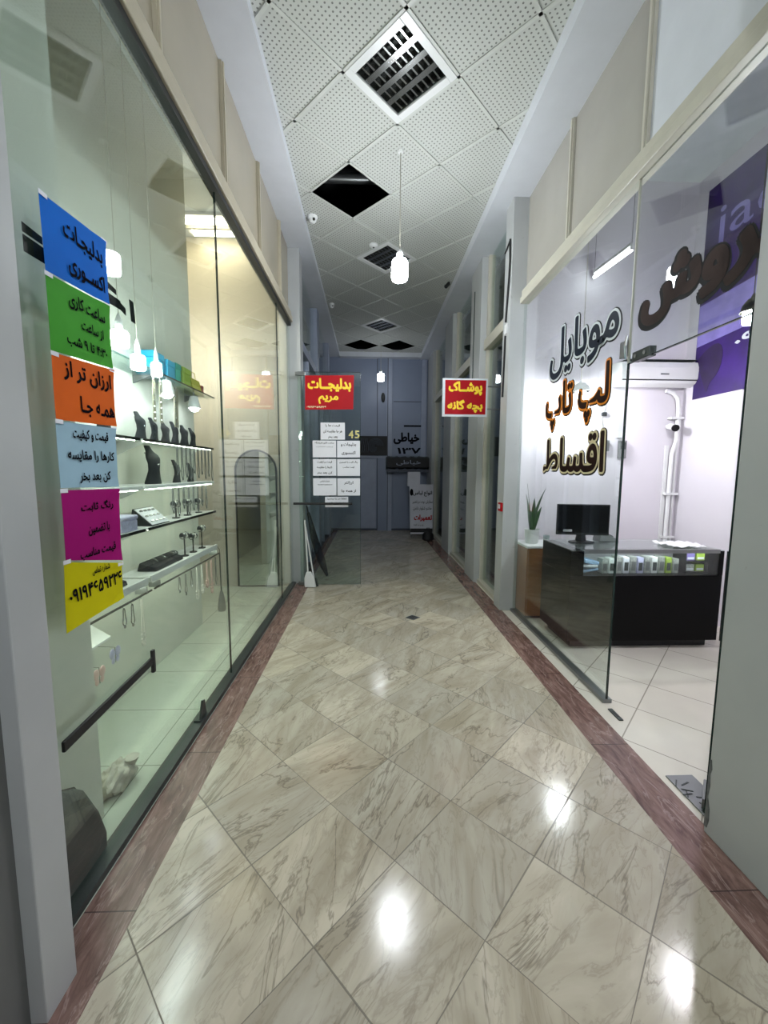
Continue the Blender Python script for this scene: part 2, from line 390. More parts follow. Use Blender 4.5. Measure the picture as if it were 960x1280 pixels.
# walls around
struct('wall_back', box(-2.3, 2.6, YB, YB + .1, 0, 4.4), M['farwall'])
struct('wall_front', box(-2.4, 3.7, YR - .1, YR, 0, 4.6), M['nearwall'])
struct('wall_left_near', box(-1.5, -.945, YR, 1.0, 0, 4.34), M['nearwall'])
struct('wall_left_pillar', box(-1.19, -.90, 1.0, 1.115, 0, 4.34), M['paint'], bevel=.004)
struct('wall_right_pillar', box(1.45, 1.75, YR, 1.535, 0, 4.3), M['paint'], bevel=.006)
struct('wall_left_shop_column', box(-1.72, -1.19, 1.115, 1.69, -.002, 4.4), M['wallL'])
struct('wall_left_shelves', box(-1.78, -1.69, 1.69, 3.98, -.002, 4.4), M['wallL'])
struct('wall_left_shop_end', box(-2.3, -1.06, 5.30, 5.40, -.002, 4.4), M['endL'])
struct('wall_left_shop_back', box(-2.36, -2.28, 1.0, 5.4, -.002, 4.4), M['wallL'])
struct('ceiling_left_shop', box(-2.36, -1.06, 1.0, 5.4, 4.38, 4.44), M['ceilS'])
struct('wall_right_shop_back', box(1.62, 3.62, 4.5, 4.6, -.002, 4.7), M['wallR'])
struct('wall_right_shop_side', box(3.53, 3.62, 1.2, 4.5, -.002, 4.7), M['wallR'])
struct('wall_right_shop_near', box(1.75, 3.62, 1.15, 1.22, -.002, 4.7), M['wallR'])
struct('ceiling_right_shop', box(1.66, 3.62, 1.2, 4.6, 4.63, 4.7), M['ceilS'])

# --- left shopfront (window_1)
w1 = sroot('window_1', (LX, 3, 0))
for a, b in ((1.115, 2.905), (2.911, 4.68), (4.686, 5.38)):
    box(LX - .006, LX + .006, a, b, .02, 3.40).build('glass_pane', M['glass'], w1)
box(LX - .035, LX + .035, 1.115, 5.38, 0, .03).build('bottom_channel', M['darkstrip'], w1)
MB().box(LX - .006, LX + .006, 2.905, 2.911, .03, 3.4).box(LX - .006, LX + .006, 4.68, 4.686, .03, 3.4).build('joint', M['edge'], w1)
box(LX - .03, LX + .03, 1.115, 5.38, 3.385, 3.425).build('top_channel', M['dark'], w1)
MB().box(LX - .06, LX + .05, 1.115, 5.38, 3.425, 3.50).box(LX - .06, LX + .035, 1.115, 5.38, 3.50, 3.56).build('rail', M['alu'], w1, bevel=.006)
box(LX - .07, LX + .0, 1.115, 5.38, 3.56, 4.34).build('upper_panel', M['cream'], w1)
for yy in (1.45, 2.2, 3.1, 4.0, 4.86):
    MB().box(LX - .01, LX + .02, yy - .02, yy + .02, 3.56, 4.34).box(LX, LX + .03, yy - .008, yy + .008, 3.56, 4.34).build('mullion', M['alu'], w1)
struct('wall_left_far_pillar', box(-1.3, -.90, 5.40, 5.62, 0, 4.34), M['paint'], bevel=.004)

# --- left fronts beyond the far pillar (dark, closed)
w4 = sroot('window_4', (-.95, 7, 0))
for a, b in ((5.62, 7.3), (7.55, 9.2), (9.45, YB)):
    box(-.99, -.98, a, b, .05, 4.34).build('glass_pane', M['glass'], w4)
    box(-1.03, -.94, a, b, 3.22, 3.34).build('rail', M['fartrim'], w4)
    box(-1.03, -.94, a, b, 0, .06).build('bottom_channel', M['fardark'], w4)
    box(-1.02, -.95, (a + b) / 2 - .03, (a + b) / 2 + .03, .06, 3.22).build('mullion', M['fartrim'], w4)
struct('wall_left_far_pillars', MB().box(-1.1, -.92, 7.3, 7.55, 0, 4.34).box(-1.1, -.92, 9.2, 9.45, 0, 4.34), M['fartrim'])
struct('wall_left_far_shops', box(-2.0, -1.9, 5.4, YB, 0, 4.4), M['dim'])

# --- right shopfront
w2 = sroot('window_2', (RX, 3.4, 0))
box(RX - .006, RX + .006, 2.505, 4.28, .02, 3.27).build('glass_pane', M['glass'], w2)
box(RX - .03, RX + .03, 2.49, 4.28, 0, .025).build('bottom_channel', M['steel'], w2)
box(RX - .0065, RX + .0065, 2.498, 2.505, .02, 2.215).build('glass_edge', M['edge'], w2)
w3 = sroot('window_3', (RX, 2, 2.2))
box(RX - .006, RX + .006, 1.5, 2.498, 2.215, 3.27).build('glass_pane', M['glass'], w3)
box(RX - .0065, RX + .0065, 1.5, 2.498, 2.21, 2.216).build('glass_edge', M['edge'], w3)
box(RX - .0065, RX + .0065, 2.498, 2.505, 2.215, 3.27).build('joint', M['alul'], w3)
w5 = sroot('window_5', (RX, 3, 3.3))
MB().box(RX - .05, RX + .05, 1.2, 4.3, 3.27, 3.33).box(RX - .035, RX + .05, 1.2, 4.3, 3.33, 3.40).build('rail', M['alul'], w5, bevel=.006)
box(RX + .01, RX + .06, 1.2, 2.48, 3.40, 4.32).build('upper_panel', M['soffit'], w5)
box(RX + .01, RX + .06, 2.48, 4.3, 3.40, 4.32).build('upper_panel', M['creamr'], w5)
for yy in (2.48, 3.39):
    MB().box(RX - .01, RX + .012, yy - .022, yy + .022, 3.40, 4.31).box(RX - .02, RX + .01, yy - .01, yy + .01, 3.4, 4.31).build('mullion', M['alul'], w5)
# open glass door leaf, swung into the shop and seen edge-on
pv = Vector((1.522, 1.610, 0)); dr = (Matrix.Rotation(math.radians(.6), 3, 'Z') @ Vector((1.513, 1.600, 0))).normalized(); nr = Vector((-dr.y, dr.x, 0))
d2 = sroot('door_2', pv)
RM = Matrix((dr, nr, Vector((0, 0, 1)))).transposed()
def leafbox(a, b, z0, z1, t): return MB().obox(pv + dr * ((a + b) / 2) + Vector((0, 0, (z0 + z1) / 2)), (b - a, t, z1 - z0), RM)
leafbox(.004, .85, .01, 2.2, .010).build('glass_leaf', M['glassd'], d2)
leafbox(0, .004, .01, 2.2, .0105).build('glass_edge', M['edge'], d2)
leafbox(.03, .19, .0, .055, .03).build('patch_fitting', M['steel'], d2, bevel=.004)
# right-hand pillars, doors beyond
struct('wall_right_jamb', box(1.45, 1.63, 4.285, 4.50, 0, 4.3), M['paint'], bevel=.006)
struct('wall_right_second_pillar', box(1.45, 1.63, 5.42, 5.95, 0, 4.3), M['paint'], bevel=.006)
struct('wall_right_third_pillar', box(1.46, 1.63, 7.3, 8.0, 0, 4.3), M['paint'], bevel=.006)
struct('wall_right_fourth_pillar', box(1.46, 1.63, 9.5, YB, 0, 4.3), M['paint'])
for idx, (a, b) in zip((3, 4, 5), ((4.50, 5.42), (5.95, 7.3), (8.0, 9.5))):
    dd = sroot('door_%d' % idx, (1.57, (a + b) / 2, 0))
    box(1.565, 1.575, a + .04, b - .04, .05, 3.12).build('glass_leaf', M['glassd'], dd)
    box(1.565, 1.575, a + .04, b - .04, 3.26, 4.3).build('upper_glass', M['glassd'], dd)
    MB().box(1.53, 1.61, a, a + .045, 0, 4.3).box(1.53, 1.61, b - .045, b, 0, 4.3).build('side_frame', M['alul'], dd)
    box(1.50, 1.62, a, b, 3.13, 3.26).build('rail', M['alul'], dd, bevel=.005)
    box(1.50, 1.62, a, b, 0, .05).build('bottom_channel', M['alul'], dd)
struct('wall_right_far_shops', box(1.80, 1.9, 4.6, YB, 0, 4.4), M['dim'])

# --- end wall relief
tr = sroot('trim_4', (0, YB, 0))
MB().box(.20, .44, YB - .05, YB, 0, 4.31).build('post', M['farwall'], tr)
MB().box(.43, .56, YB - .07, YB, 0, 4.31).build('post', M['fartrim'], tr)
MB().box(.44, .46, YB - .08, YB - .07, 0, 4.31).build('seam', M['fardark'], tr)
MB().box(-1.2, .44, YB - .06, YB, 1.86, 1.92).build('ledge', M['fartrim'], tr)
MB().box(-1.1, .16, YB - .03, YB, .06, 1.84).build('door_panel', M['fartrim'], tr)
MB().box(.6, 1.46, YB - .03, YB, .06, 1.84).build('door_panel', M['farwall'], tr)
MB().box(-1.2, 1.46, YB - .02, YB, 0, .05).build('skirting', M['fardark'], tr)
MB().box(.18, .2, YB - .03, YB, 0, 4.31).build('seam', M['fardark'], tr)
MB().box(1.30, 1.42, YB - .05, YB, 1.9, 4.31).build('post', M['fartrim'], tr)
MB().box(.6, 1.3, YB - .012, YB, 3.27, 3.285).build('seam', M['fardark'], tr)

# ================================================================== LAMPS
def bulbmat(name, rgb, watts, area): return emat(name, rgb, watts / (PI * area))
def pendant(pos, top, watts, rgb, label, r=.062, h=.15, group=None, holder='white', name='pendant_lamp', shade=0):
    t = thing(name, label, 'lamp', (pos[0], pos[1], pos[2]), group)
    x, y, z = pos
    prof = [(r * .55, -h / 2), (r * .9, -h * .46), (r, -h * .36), (r, h * .34), (r * .85, h * .46), (r * .4, h / 2)]
    MB().lathe(pos, prof, 20).build('bulb', bulbmat('bulb_glow', rgb, watts, 2 * PI * r * (h + r * .8)), t, smooth=True)
    MB().lathe((x, y, z + h / 2), [(r * .42, 0), (r * .42, .05), (r * .25, .075), (.006, .09)], 16).build('socket', M[holder], t, smooth=True)
    if shade:
        MB().lathe((x, y, z + h / 2 - .03), [(shade, 0), (shade * .8, .05), (shade * .45, .085), (shade * .42, .085), (shade * .76, .048), (shade * .97, 0)], 22).build('shade', M[holder], t, smooth=True)
    if top is not None:
        MB().tube([(x, y, z + h / 2 + .08), top], .002 if x < -1 else .004, 6).build('cord', M['dark'] if holder != 'white' else M['alul'], t)
        MB().lathe((top[0], top[1], top[2] - .02), [(.02, 0), (.03, .012), (.03, .02)], 12).build('ceiling_rose', M['white'], t)
    return t
COOL = (241, 247, 253)
pendant((.275, 3.92, 3.40), (.275, 3.92, ZC), P_NEAR, COOL, 'large glowing pendant bulb hanging under the middle of the corridor ceiling', r=.075, h=.19)
pendant((.247, 9.3, 3.64), (.247, 9.3, ZC), P_FAR, COOL, 'small far pendant bulb in front of the end wall', r=.075, h=.17)
pendant((.30, -1.2, 3.63), (.30, -1.2, ZC), P_BACK, COOL, 'added unseen pendant bulb over the near stretch of corridor behind the viewer', r=.075, h=.19)  # added out of view to light the near corridor
for (p, r, lab) in (((-1.40, 2.38, 2.275), .045, 'leftmost bright bulb over the jewellery shelves beside the green sheet'),
                    ((-1.40, 2.55, 2.19), .040, 'middle bright bulb over the jewellery shelves'),
                    ((-1.40, 2.76, 2.20), .032, 'smallest bulb over the jewellery shelves, farthest from the coloured sheets')):
    pendant(p, (p[0], p[1], 4.38), P_LSHOP, (240, 252, 250), lab, r=r, h=.09)
pendant((2.22, 4.25, 2.36), (2.22, 4.25, 4.63), P_RSHOP * .7, (250, 248, 255), 'bulb hanging near the back wall of the phone shop behind the orange words', r=.05, h=.11, shade=.10)
pendant((2.6, 2.757, 2.61), (2.6, 2.757, 4.63), P_RSHOP, (250, 248, 255), 'bulb in a black socket beside the purple poster', r=.05, h=.11, holder='blackm', shade=.07)

pendant((-2.03, 4.45, 2.9), (-2.03, 4.45, 4.38), P_LHID, (255, 244, 226), 'added unseen pendant bulb in the back corner of the jewellery shop behind the shelf wall', r=.05, h=.11)  # unseen bulb added to brighten the shop end wall
for (p, lab) in (((-1.5, 3.09, 2.10), 'left spotlight under the glass ledge, above the straps'), ((-1.53, 3.62, 2.08), 'right spotlight under the glass ledge, above the last bust')):
    t = thing('ledge_spotlight', lab, 'lamp', p)
    MB().lathe(p, [(.03, .10), (.035, .09), (.05, .02), (.05, 0), (.044, 0), (.044, .012)], 18).build('shade', M['white'], t, smooth=True)
    MB().ball((p[0], p[1], p[2] - .004), .036, (1, 1, .7)).build('bulb', bulbmat('spot_glow', COOL, P_LSHOP * .3, 4 * PI * .036 ** 2 * .8), t, smooth=True)
    MB().cyl((p[0], p[1], p[2] + .1), (p[0], p[1], 2.2195), .008, 8).build('stem', M['steel'], t)
def make_streak_tube(p0, p1, up, watts, label, wires=None, rgb=(245, 250, 255)):
    p0, p1 = Vector(p0), Vector(p1); t = thing('streak_tube', label, 'lamp', tuple((p0 + p1) / 2))
    L = (p1 - p0).length; r = .014
    MB().cyl(p0, p1, r, 12).build('tube', bulbmat('tube_glow', rgb, watts, 2 * PI * r * L), t, smooth=True)
    u = Vector((0, 0, up)); MB().tube([p0 + u, p1 + u], .02, 4).build('batten', M['white'], t)
    for q in (p0, p1): MB().cyl(q, q + u, .012, 8).build('lamp_holder', M['white'], t)
    if wires:
        for q in (p0, p1): MB().tube([q + u, (q.x, q.y, wires)], .003, 5).build('suspension_wire', M['steel'], t)
    return t
make_streak_tube((2.4, 3.82, 3.575), (2.4, 4.44, 3.62), .05, P_RTUBE, 'slim glowing tube added high in the phone shop for a bright reflected streak', wires=4.63)  # tube stands in for a bright streak reflected in the glass
# fluorescent fitting on left shop ceiling
t = thing('fluorescent_fitting', 'two warm fluorescent tubes on the ceiling at the end of the jewellery shop', 'lamp', (-1.85, 5.0, 4.38))
MB().box(-2.14, -1.50, 4.80, 5.22, 4.345, 4.38).build('housing', M['white'], t, bevel=.004)
for yy in (4.89, 5.12):
    MB().box(-2.09, -1.55, yy - .045, yy + .045, 4.318, 4.343).build('diffuser', bulbmat('warm_tube_glow', (255, 240, 206), P_LTUBE / 2, .54 * .09 * 1.3), t)
MB().box(-2.12, -1.52, 4.99, 5.02, 4.31, 4.344).build('divider', M['alul'], t)

# ================================================================== CEILING THINGS
def light_panel(ij, label):
    cx, cy = cellc(*ij); t = thing('ceiling_light', label, 'light panel', (cx, cy, ZC), None)
    q = Matrix.Translation((cx, cy, ZC)) @ Matrix.Rotation(PI / 4, 4, 'Z')
    a, b = .292, .235
    MB().box(-a, a, -a, -b, -.012, .01).box(-a, a, b, a, -.012, .01).box(-a, -b, -b, b, -.012, .01).box(b, a, -b, b, -.012, .01).xform(q).build('frame', M['white'], t, bevel=.003)
    MB().box(-b, b, -b, b, .10, .115).box(-b, b, -b, -b + .006, 0, .1).box(-b, b, b - .006, b, 0, .1).box(-b, -b + .006, -b, b, 0, .1).box(b - .006, b, -b, b, 0, .1).xform(q).build('reflector_tray', M['louv'], t)
    lv = MB()
    for k in range(1, 4):   # long mirror troughs
        x = -b + 2 * b * k / 4
        lv.prism([(x - .022, -b, .002), (x + .022, -b, .002), (x + .004, -b, .075), (x - .004, -b, .075)], (0, 1, 0), 2 * b)
    for k in range(1, 9):
        y = -b + 2 * b * k / 9
        lv.prism([(-b, y - .006, .006), (-b, y + .006, .006), (-b, y + .002, .06), (-b, y - .002, .06)], (1, 0, 0), 2 * b)
    lv.xform(q).build('louvre', M['louv'], t)
    for k in range(4):
        x = -b + 2 * b * (k + .5) / 4
        MB().cyl((x, -b + .02, .075), (x, b - .02, .075), .013, 10).xform(q).build('unlit_tube', M['steel'], t, smooth=True)
    return t
light_panel(LAMPS[0], 'square louvred ceiling light, switched off, nearest and largest')
light_panel(LAMPS[1], 'square louvred ceiling light above the near pendant bulb')
light_panel(LAMPS[2], 'farthest small louvred ceiling light near the end of the corridor')
# pipes and hangers seen in the nearest opening
t = thing('duct_pipe', 'grey pipes glimpsed inside the open black ceiling hole', 'pipe', (-.1, 4.75, 4.9))
MB().tube([(-.9, 4.95, 4.86), (.8, 5.0, 4.9)], .05, 12).build('pipe', M['steel'], t, smooth=True)
MB().tube([(-.02, 4.66, 5.15), (-.02, 4.66, 4.72), (.06, 4.66, 4.66)], .03, 10).build('branch', M['darkstrip'], t, smooth=True)
def dome(x, y, label, s=1.0):
    t = thing('dome_camera', label, 'camera', (x, y, ZC))
    MB().lathe((x, y, ZC), [(.055 * s, 0), (.055 * s, -.02), (.048 * s, -.03)], 20).build('base', M['white'], t, smooth=True)
    MB().lathe((x, y, ZC - .028), [(.045 * s, 0), (.042 * s, -.02), (.026 * s, -.04), (.004, -.047)], 18).build('dome', M['white'], t, smooth=True)
    MB().ball((x + .02 * s, y - .035 * s, ZC - .048), .016 * s, seg=10).build('lens', M['tube'], t, smooth=True)
dome(-.655, 4.9, 'small white dome camera at the left edge of the ceiling by the hole')
dome(-.66, 7.3, 'tiny dark dome camera farther along the left edge of the ceiling', .8)
t = thing('smoke_detector', 'round white smoke detector beside the second ceiling light', 'detector', (.045, 5.43, ZC))
MB().lathe((.045, 5.43, ZC), [(.055, -.006), (.055, -.022), (.04, -.034), (.015, -.04)], 20).build('body', M['white'], t, smooth=True)
MB().lathe((.045, 5.43, ZC - .038), [(.014, 0), (.010, -.008)], 12).build('sensor', M['dark'], t, smooth=True)
t = thing('wall_spot', 'small dark spotlight on the right edge of the ceiling', 'spotlight', (1.2, 6.4, ZC))
MB().cyl((1.2, 6.4, ZC - .008), (1.2, 6.4, ZC - .03), .02, 10).build('base', M['dark'], t)
MB().cyl((1.2, 6.4, ZC - .03), (1.15, 6.36, ZC - .09), .028, 12).build('head', M['dark'], t)

# ================================================================== LEFT SHOPFRONT THINGS
# black lettering stuck inside the left glass (mostly hidden by the coloured sheets)
LXI = LX - .007
t = thing('glass_lettering', 'black letter strokes on the left glass showing beyond the blue sheet', 'lettering', (LX, 1.6, 2.24))
def lq(mb, pts, x=LX - .0085, th=.0015): mb.prism([(x, a, b) for a, b in pts], (1, 0, 0), th)
b1 = MB(); lq(b1, [(1.325, 2.29), (1.40, 2.285), (1.40, 2.262), (1.325, 2.262)]); lq(b1, [(1.325, 2.255), (1.80, 2.252), (1.80, 2.215), (1.325, 2.205)])
b1.build('letter_stroke', M['ink'], t)
b2 = MB(); lq(b2, [(1.66, 2.305), (1.775, 2.285), (1.775, 2.265), (1.66, 2.275)]); lq(b2, [(1.775, 2.252), (1.835, 2.235), (1.835, 2.205), (1.80, 2.215)]); b2.build('letter_stroke', M['ink'], t)
b3 = MB(); lq(b3, [(1.865, 2.285), (1.895, 2.285), (1.905, 2.195), (1.872, 2.195)]); b3.build('letter_alef', M['ink'], t)

SX = LX + .008
def sheet(name, key, quad, lines, label, ink='ink'):
    ys = [q[0] for q in quad]; zs = [q[1] for q in quad]; c = ((min(ys) + max(ys)) / 2, (min(zs) + max(zs)) / 2)
    t = thing(name, label, 'paper sheet', (SX, c[0], c[1]), 'coloured paper sheets on the left glass')
    # gently cockled sheet: 6x4 grid
    mb = MB(); n, k = 8, 6; top = []; vs = []
    for i in range(n + 1):
        col = []
        for j in range(k + 1):
            a, b = i / n, j / k
            y = (1 - a) * ((1 - b) * quad[3][0] + b * quad[0][0]) + a * ((1 - b) * quad[2][0] + b * quad[1][0])
            z = (1 - a) * ((1 - b) * quad[3][1] + b * quad[0][1]) + a * ((1 - b) * quad[2][1] + b * quad[1][1])
            x = SX + .0012 * math.sin(5 * a + 3 * b + c[1] * 9)
            if a > .85 and (b > .85 or b < .15): x += .004
            col.append(mb.bm.verts.new((x, y, z)))
        vs.append(col)
    for i in range(n):
        for j in range(k): mb.bm.faces.new((vs[i][j], vs[i + 1][j], vs[i + 1][j + 1], vs[i][j + 1]))
    o = mb.build('paper', M[key], t, smooth=False)
    so = o.modifiers.new('thick', 'SOLIDIFY'); so.thickness = .0006
    for s, cy, cz, wd, ht in lines:
        text(s, (SX, c[0] + cy, c[1] + cz), wd=wd, ht=ht, mt=M[ink], parent=o, bold=.028, lift=.0032, **LF)
    # strips of clear tape on the upper corners
    for a in (quad[0], quad[1]):
        sg = 1 if a[0] < c[0] else -1
        MB().obox((SX + .003, a[0] + sg * .012, a[1] - .002), (.0006, .034, .014)).build('tape', M['paper'], t)
    return t
sheet('paper_sheet', 'sheet_blue', [(1.38, 2.412), (1.697, 2.43), (1.693, 2.196), (1.381, 2.178)],
      [('بدلیجـات', .03, .050, .20, .075), ('اکســوری', .04, -.055, .19, .075)], 'bright blue paper sheet with black writing, topmost in the column on the left glass')
sheet('paper_sheet', 'sheet_green', [(1.379, 2.172), (1.693, 2.19), (1.693, 1.95), (1.379, 1.932)],
      [('ساعت کاری', .03, .065, .19, .055), ('از ساعت', .05, -.002, .12, .045), ('۴:۳۰ تا ۹ شب', .02, -.070, .21, .045)], 'green paper sheet with three lines of writing below the blue sheet')
sheet('paper_sheet', 'sheet_orange', [(1.379, 1.926), (1.698, 1.945), (1.690, 1.722), (1.379, 1.712)],
      [('ارزان تر از', .01, .055, .25, .07), ('همـه جـا', .05, -.055, .19, .07)], 'orange paper sheet with two bold lines of writing below the green sheet')
sheet('paper_sheet', 'sheet_pale', [(1.376, 1.708), (1.685, 1.712), (1.680, 1.478), (1.373, 1.486)],
      [('قیمت و کیفیت', .01, .075, .19, .045), ('کارها را مقایسه', .01, 0, .25, .045), ('کن بعد بخر', .02, -.075, .17, .045)], 'pale blue paper sheet with three lines of writing above the magenta sheet')
sheet('paper_sheet', 'sheet_magenta', [(1.373, 1.478), (1.682, 1.470), (1.676, 1.172), (1.373, 1.24)],
      [('رنگ ثابت', .02, .085, .18, .04), ('با تضمین', .02, .0, .12, .045), ('قیمت مناسب', .01, -.085, .20, .04)], 'magenta paper sheet with three lines of writing between pale blue and yellow')
sheet('paper_sheet', 'sheet_lemon', [(1.362, 1.236), (1.674, 1.162), (1.668, 1.015), (1.352, .99)],
      [('شماره تماس', .03, .055, .10, .032), ('۰۹۱۹۴۶۵۹۲۲۶', .005, -.005, .29, .05)], 'yellow paper sheet with a phone number, lowest in the column')

t = thing('pull_bar', 'horizontal black pull bar fixed low on the left glass', 'bar', (LX + .02, 1.57, .65))
MB().prism([(LX + .007, 1.29, .60), (LX + .007, 1.845, .632), (LX + .007, 1.845, .668), (LX + .007, 1.29, .638)], (1, 0, 0), .012).build('bar', M['blackm'], t, bevel=.003)
MB().box(LX + .007, LX + .022, 1.842, 1.862, .59, .70).build('end_plate', M['blackm'], t, bevel=.003)
t = thing('glass_clip', 'small grey clip on the floor channel of the left glass', 'clip', (LX, 2.36, .03))
MB().prism([(LX + .007, 2.31, .03), (LX + .007, 2.41, .03), (LX + .007, 2.39, .13), (LX + .007, 2.36, .14), (LX + .007, 2.33, .07)], (1, 0, 0), .012).build('clip', M['darkstrip'], t, bevel=.002)
MB().box(LX - .02, LX + .02, 2.31, 2.41, .028, .04).build('foot', M['darkstrip'], t)

# cushion and bag on the shop floor
pts = [(1.17, .01), (1.17, .40), (1.22, .415), (1.36, .395), (1.43, .35), (1.50, .20), (1.535, .08), (1.53, .01)]
t = thing('floor_cushion', 'dark grey rounded cushion standing behind the left glass near the floor', 'cushion', (-1.1, 1.36, 0))
mb = MB(); rr_ = []
for x, s in ((-1.162, .9), (-1.15, .98), (-1.11, 1.0), (-1.075, .98), (-1.062, .9)):
    rr_.append([(x, 1.36 + (a - 1.36) * s, .005 + b * s) for a, b in pts])
mb.rings(rr_).build('pad', M['greyf'], t, bevel=.008)
MB().tube([(-1.112, a, b + .004) for a, b in pts[1:-1]], .005, 6).build('piping', M['blackm'], t)
t = thing('plastic_bag', 'small white plastic bag lying on the pale tiles inside the left shop', 'bag', (-1.24, 1.86, 0))
mb = MB(); bmesh.ops.create_icosphere(mb.bm, subdivisions=4, radius=1)
for v in mb.bm.verts:
    a = math.atan2(v.co.y, v.co.x); rr2 = 1 + .10 * math.sin(5 * a + 4 * v.co.z) + .07 * math.sin(9 * a - 7 * v.co.z) + .05 * math.sin(17 * v.co.x + 11 * v.co.y)
    v.co = Vector((-1.235 + v.co.x * .065 * rr2, 1.86 + v.co.y * .11 * rr2, max(.0, .05 + v.co.z * .062 * rr2)))
mb.build('body', M['bagp'], t, smooth=True)
MB().lathe((-1.195, 1.92, .06), [(.012, 0), (.02, .02), (.035, .05), (.02, .055)], 10).build('tied_neck', M['bagp'], t, smooth=True)

# shelves: four levels, two bays
def shelf(y0, y1, z, label, style):
    t = thing('display_shelf', label, 'shelf', (-1.57, (y0 + y1) / 2, z - .03), 'shelves on the jewellery wall')
    if style == 'dark':
        MB().box(-1.69, -1.45, y0, y1, z - .012, z).build('board', M['white'], t)
        MB().box(-1.452, -1.445, y0, y1, z - .016, z + .002).build('front_edge', M['black'], t)
    elif style == 'white':
        MB().box(-1.69, -1.45, y0, y1, z - .025, z).build('board', M['white'], t, bevel=.003)
    else:
        MB().box(-1.69, -1.45, y0, y1, z - .035, z).box(-1.46, -1.445, y0, y1, z - .035, z + .012).build('board', M['white'], t, bevel=.003)
        MB().cyl((-1.43, y0, z - .075), (-1.43, y1, z - .075), .007, 8).build('hanging_rod', M['black'], t)
        for yy in (y0 + .06, y1 - .06): MB().box(-1.5, -1.424, yy - .005, yy + .005, z - .082, z - .034).build('rod_bracket', M['steel'], t)
    zz = z - {'dark': .018, 'white': .031, 'rod': .041}[style]
    MB().box(-1.475, -1.463, y0 + .03, y1 - .03, zz, zz + .005).build('added_led_strip', bulbmat('strip_glow', (236, 246, 226), P_STRIP * (y1 - y0), (y1 - y0 - .06) * .034), t)  # glowing strip added to brighten the shelf wall
    for yy in (y0 + .12, y1 - .12):
        MB().prism([(-1.69, yy - .006, z - .014), (-1.50, yy - .006, z - .014), (-1.69, yy - .006, z - .10)], (0, 1, 0), .012).build('bracket', M['white'], t)
    return t
ZS = (1.745, 1.445, 1.165, .835)
lv_ = ('top', 'second', 'third', 'lowest'); st_ = ('dark', 'white', 'dark', 'rod')
for z, lv, s in zip(ZS, lv_, st_):
    shelf(1.72, 2.61, z, '%s display shelf of the near bay, right behind the coloured sheets' % lv, s)
    shelf(2.65, 3.80, z, '%s display shelf of the far bay on the jewellery wall' % lv, s)

# jewellery busts
def bust_mesh(t, tone='velvet', h=.17):
    k = h / .3
    rows = []  # z, half width (y), half depth (x), x shift
    for z, wy, wx, sx in ((0, .085, .050, .0), (.012, .085, .05, .0), (.05, .07, .043, .004), (.11, .055, .034, .012), (.16, .062, .036, .014), (.20, .078, .038, .008), (.225, .07, .034, .0),
                          (.245, .042, .028, -.012), (.262, .028, .024, -.022), (.29, .024, .022, -.034), (.30, .018, .018, -.037)):
        rows.append([(sx * k + wx * k * math.cos(2 * PI * j / 16), wy * k * math.sin(2 * PI * j / 16), z * k) for j in range(16)])
    mb = MB().rings(rows); mb.xform(Matrix.Translation(origin(t))); mb.build('bust', M[tone], t, smooth=True)
    o = origin(t)
    ch = [(o.x + (.036 * math.cos(a) + .008 - .012 * (1 + math.cos(a * 2))) * k, o.y + .052 * k * math.sin(a), o.z + (.245 - .05 * (1 + math.cos(a)) / 2 * 1.6) * k) for a in [2 * PI * j / 20 for j in range(20)]]
    nk_ = MB().tube(ch, .004 * max(k, .6), 5, closed=True).build('necklace', M['silver'], t, smooth=True)
    MB().ball((o.x + .046 * k, o.y, o.z + .150 * k), .010 * max(k, .6), seg=8).build('pendant', M['chrome'], nk_, smooth=True)
G1 = 'jewellery busts on the top shelf'
bt = thing('jewellery_bust', 'black necklace bust on the far bay top shelf, nearest its left end', 'bust', (-1.55, 2.80, ZS[0]), G1); bust_mesh(bt, 'velvet', .19)
for i, (y, lab) in enumerate(((2.97, 'black necklace bust second from the left end of the far bay top shelf'), (3.13, 'black necklace bust third from the left end of the far bay top shelf'),
                              (3.28, 'black necklace bust fourth from the left end of the far bay top shelf'), (3.44, 'black necklace bust next to last on the far bay top shelf'), (3.60, 'black necklace bust last at the right end of the far bay top shelf'))):
    dup(bt, (-1.55, y, ZS[0]), lab, rotz=.25 * (-1) ** i, scale=(.9, .84, .95, .9, .86)[i])
dup(bt, (-1.55, 2.42, ZS[0]), 'black necklace bust on the near bay top shelf beside the orange sheet', 0, 1.15)
big = thing('jewellery_bust', 'tall black bust with a curved neck, biggest on the second shelf', 'bust', (-1.55, 2.93, ZS[1])); bust_mesh(big, 'velvet', .272)
dup(bt, (-1.55, 2.40, ZS[1]), 'black necklace bust on the near bay second shelf beside the pale blue sheet', 0, 1.0, 'jewellery busts on the second shelf')
for y, lab, sc in ((3.28, 'small dark bust with pale chains left of two on the second shelf right half', .95), (3.53, 'small dark bust with pale chains at the right end of the second shelf', .85)):
    dup(bt, (-1.55, y, ZS[1]), lab, .3, sc, 'jewellery busts on the second shelf')
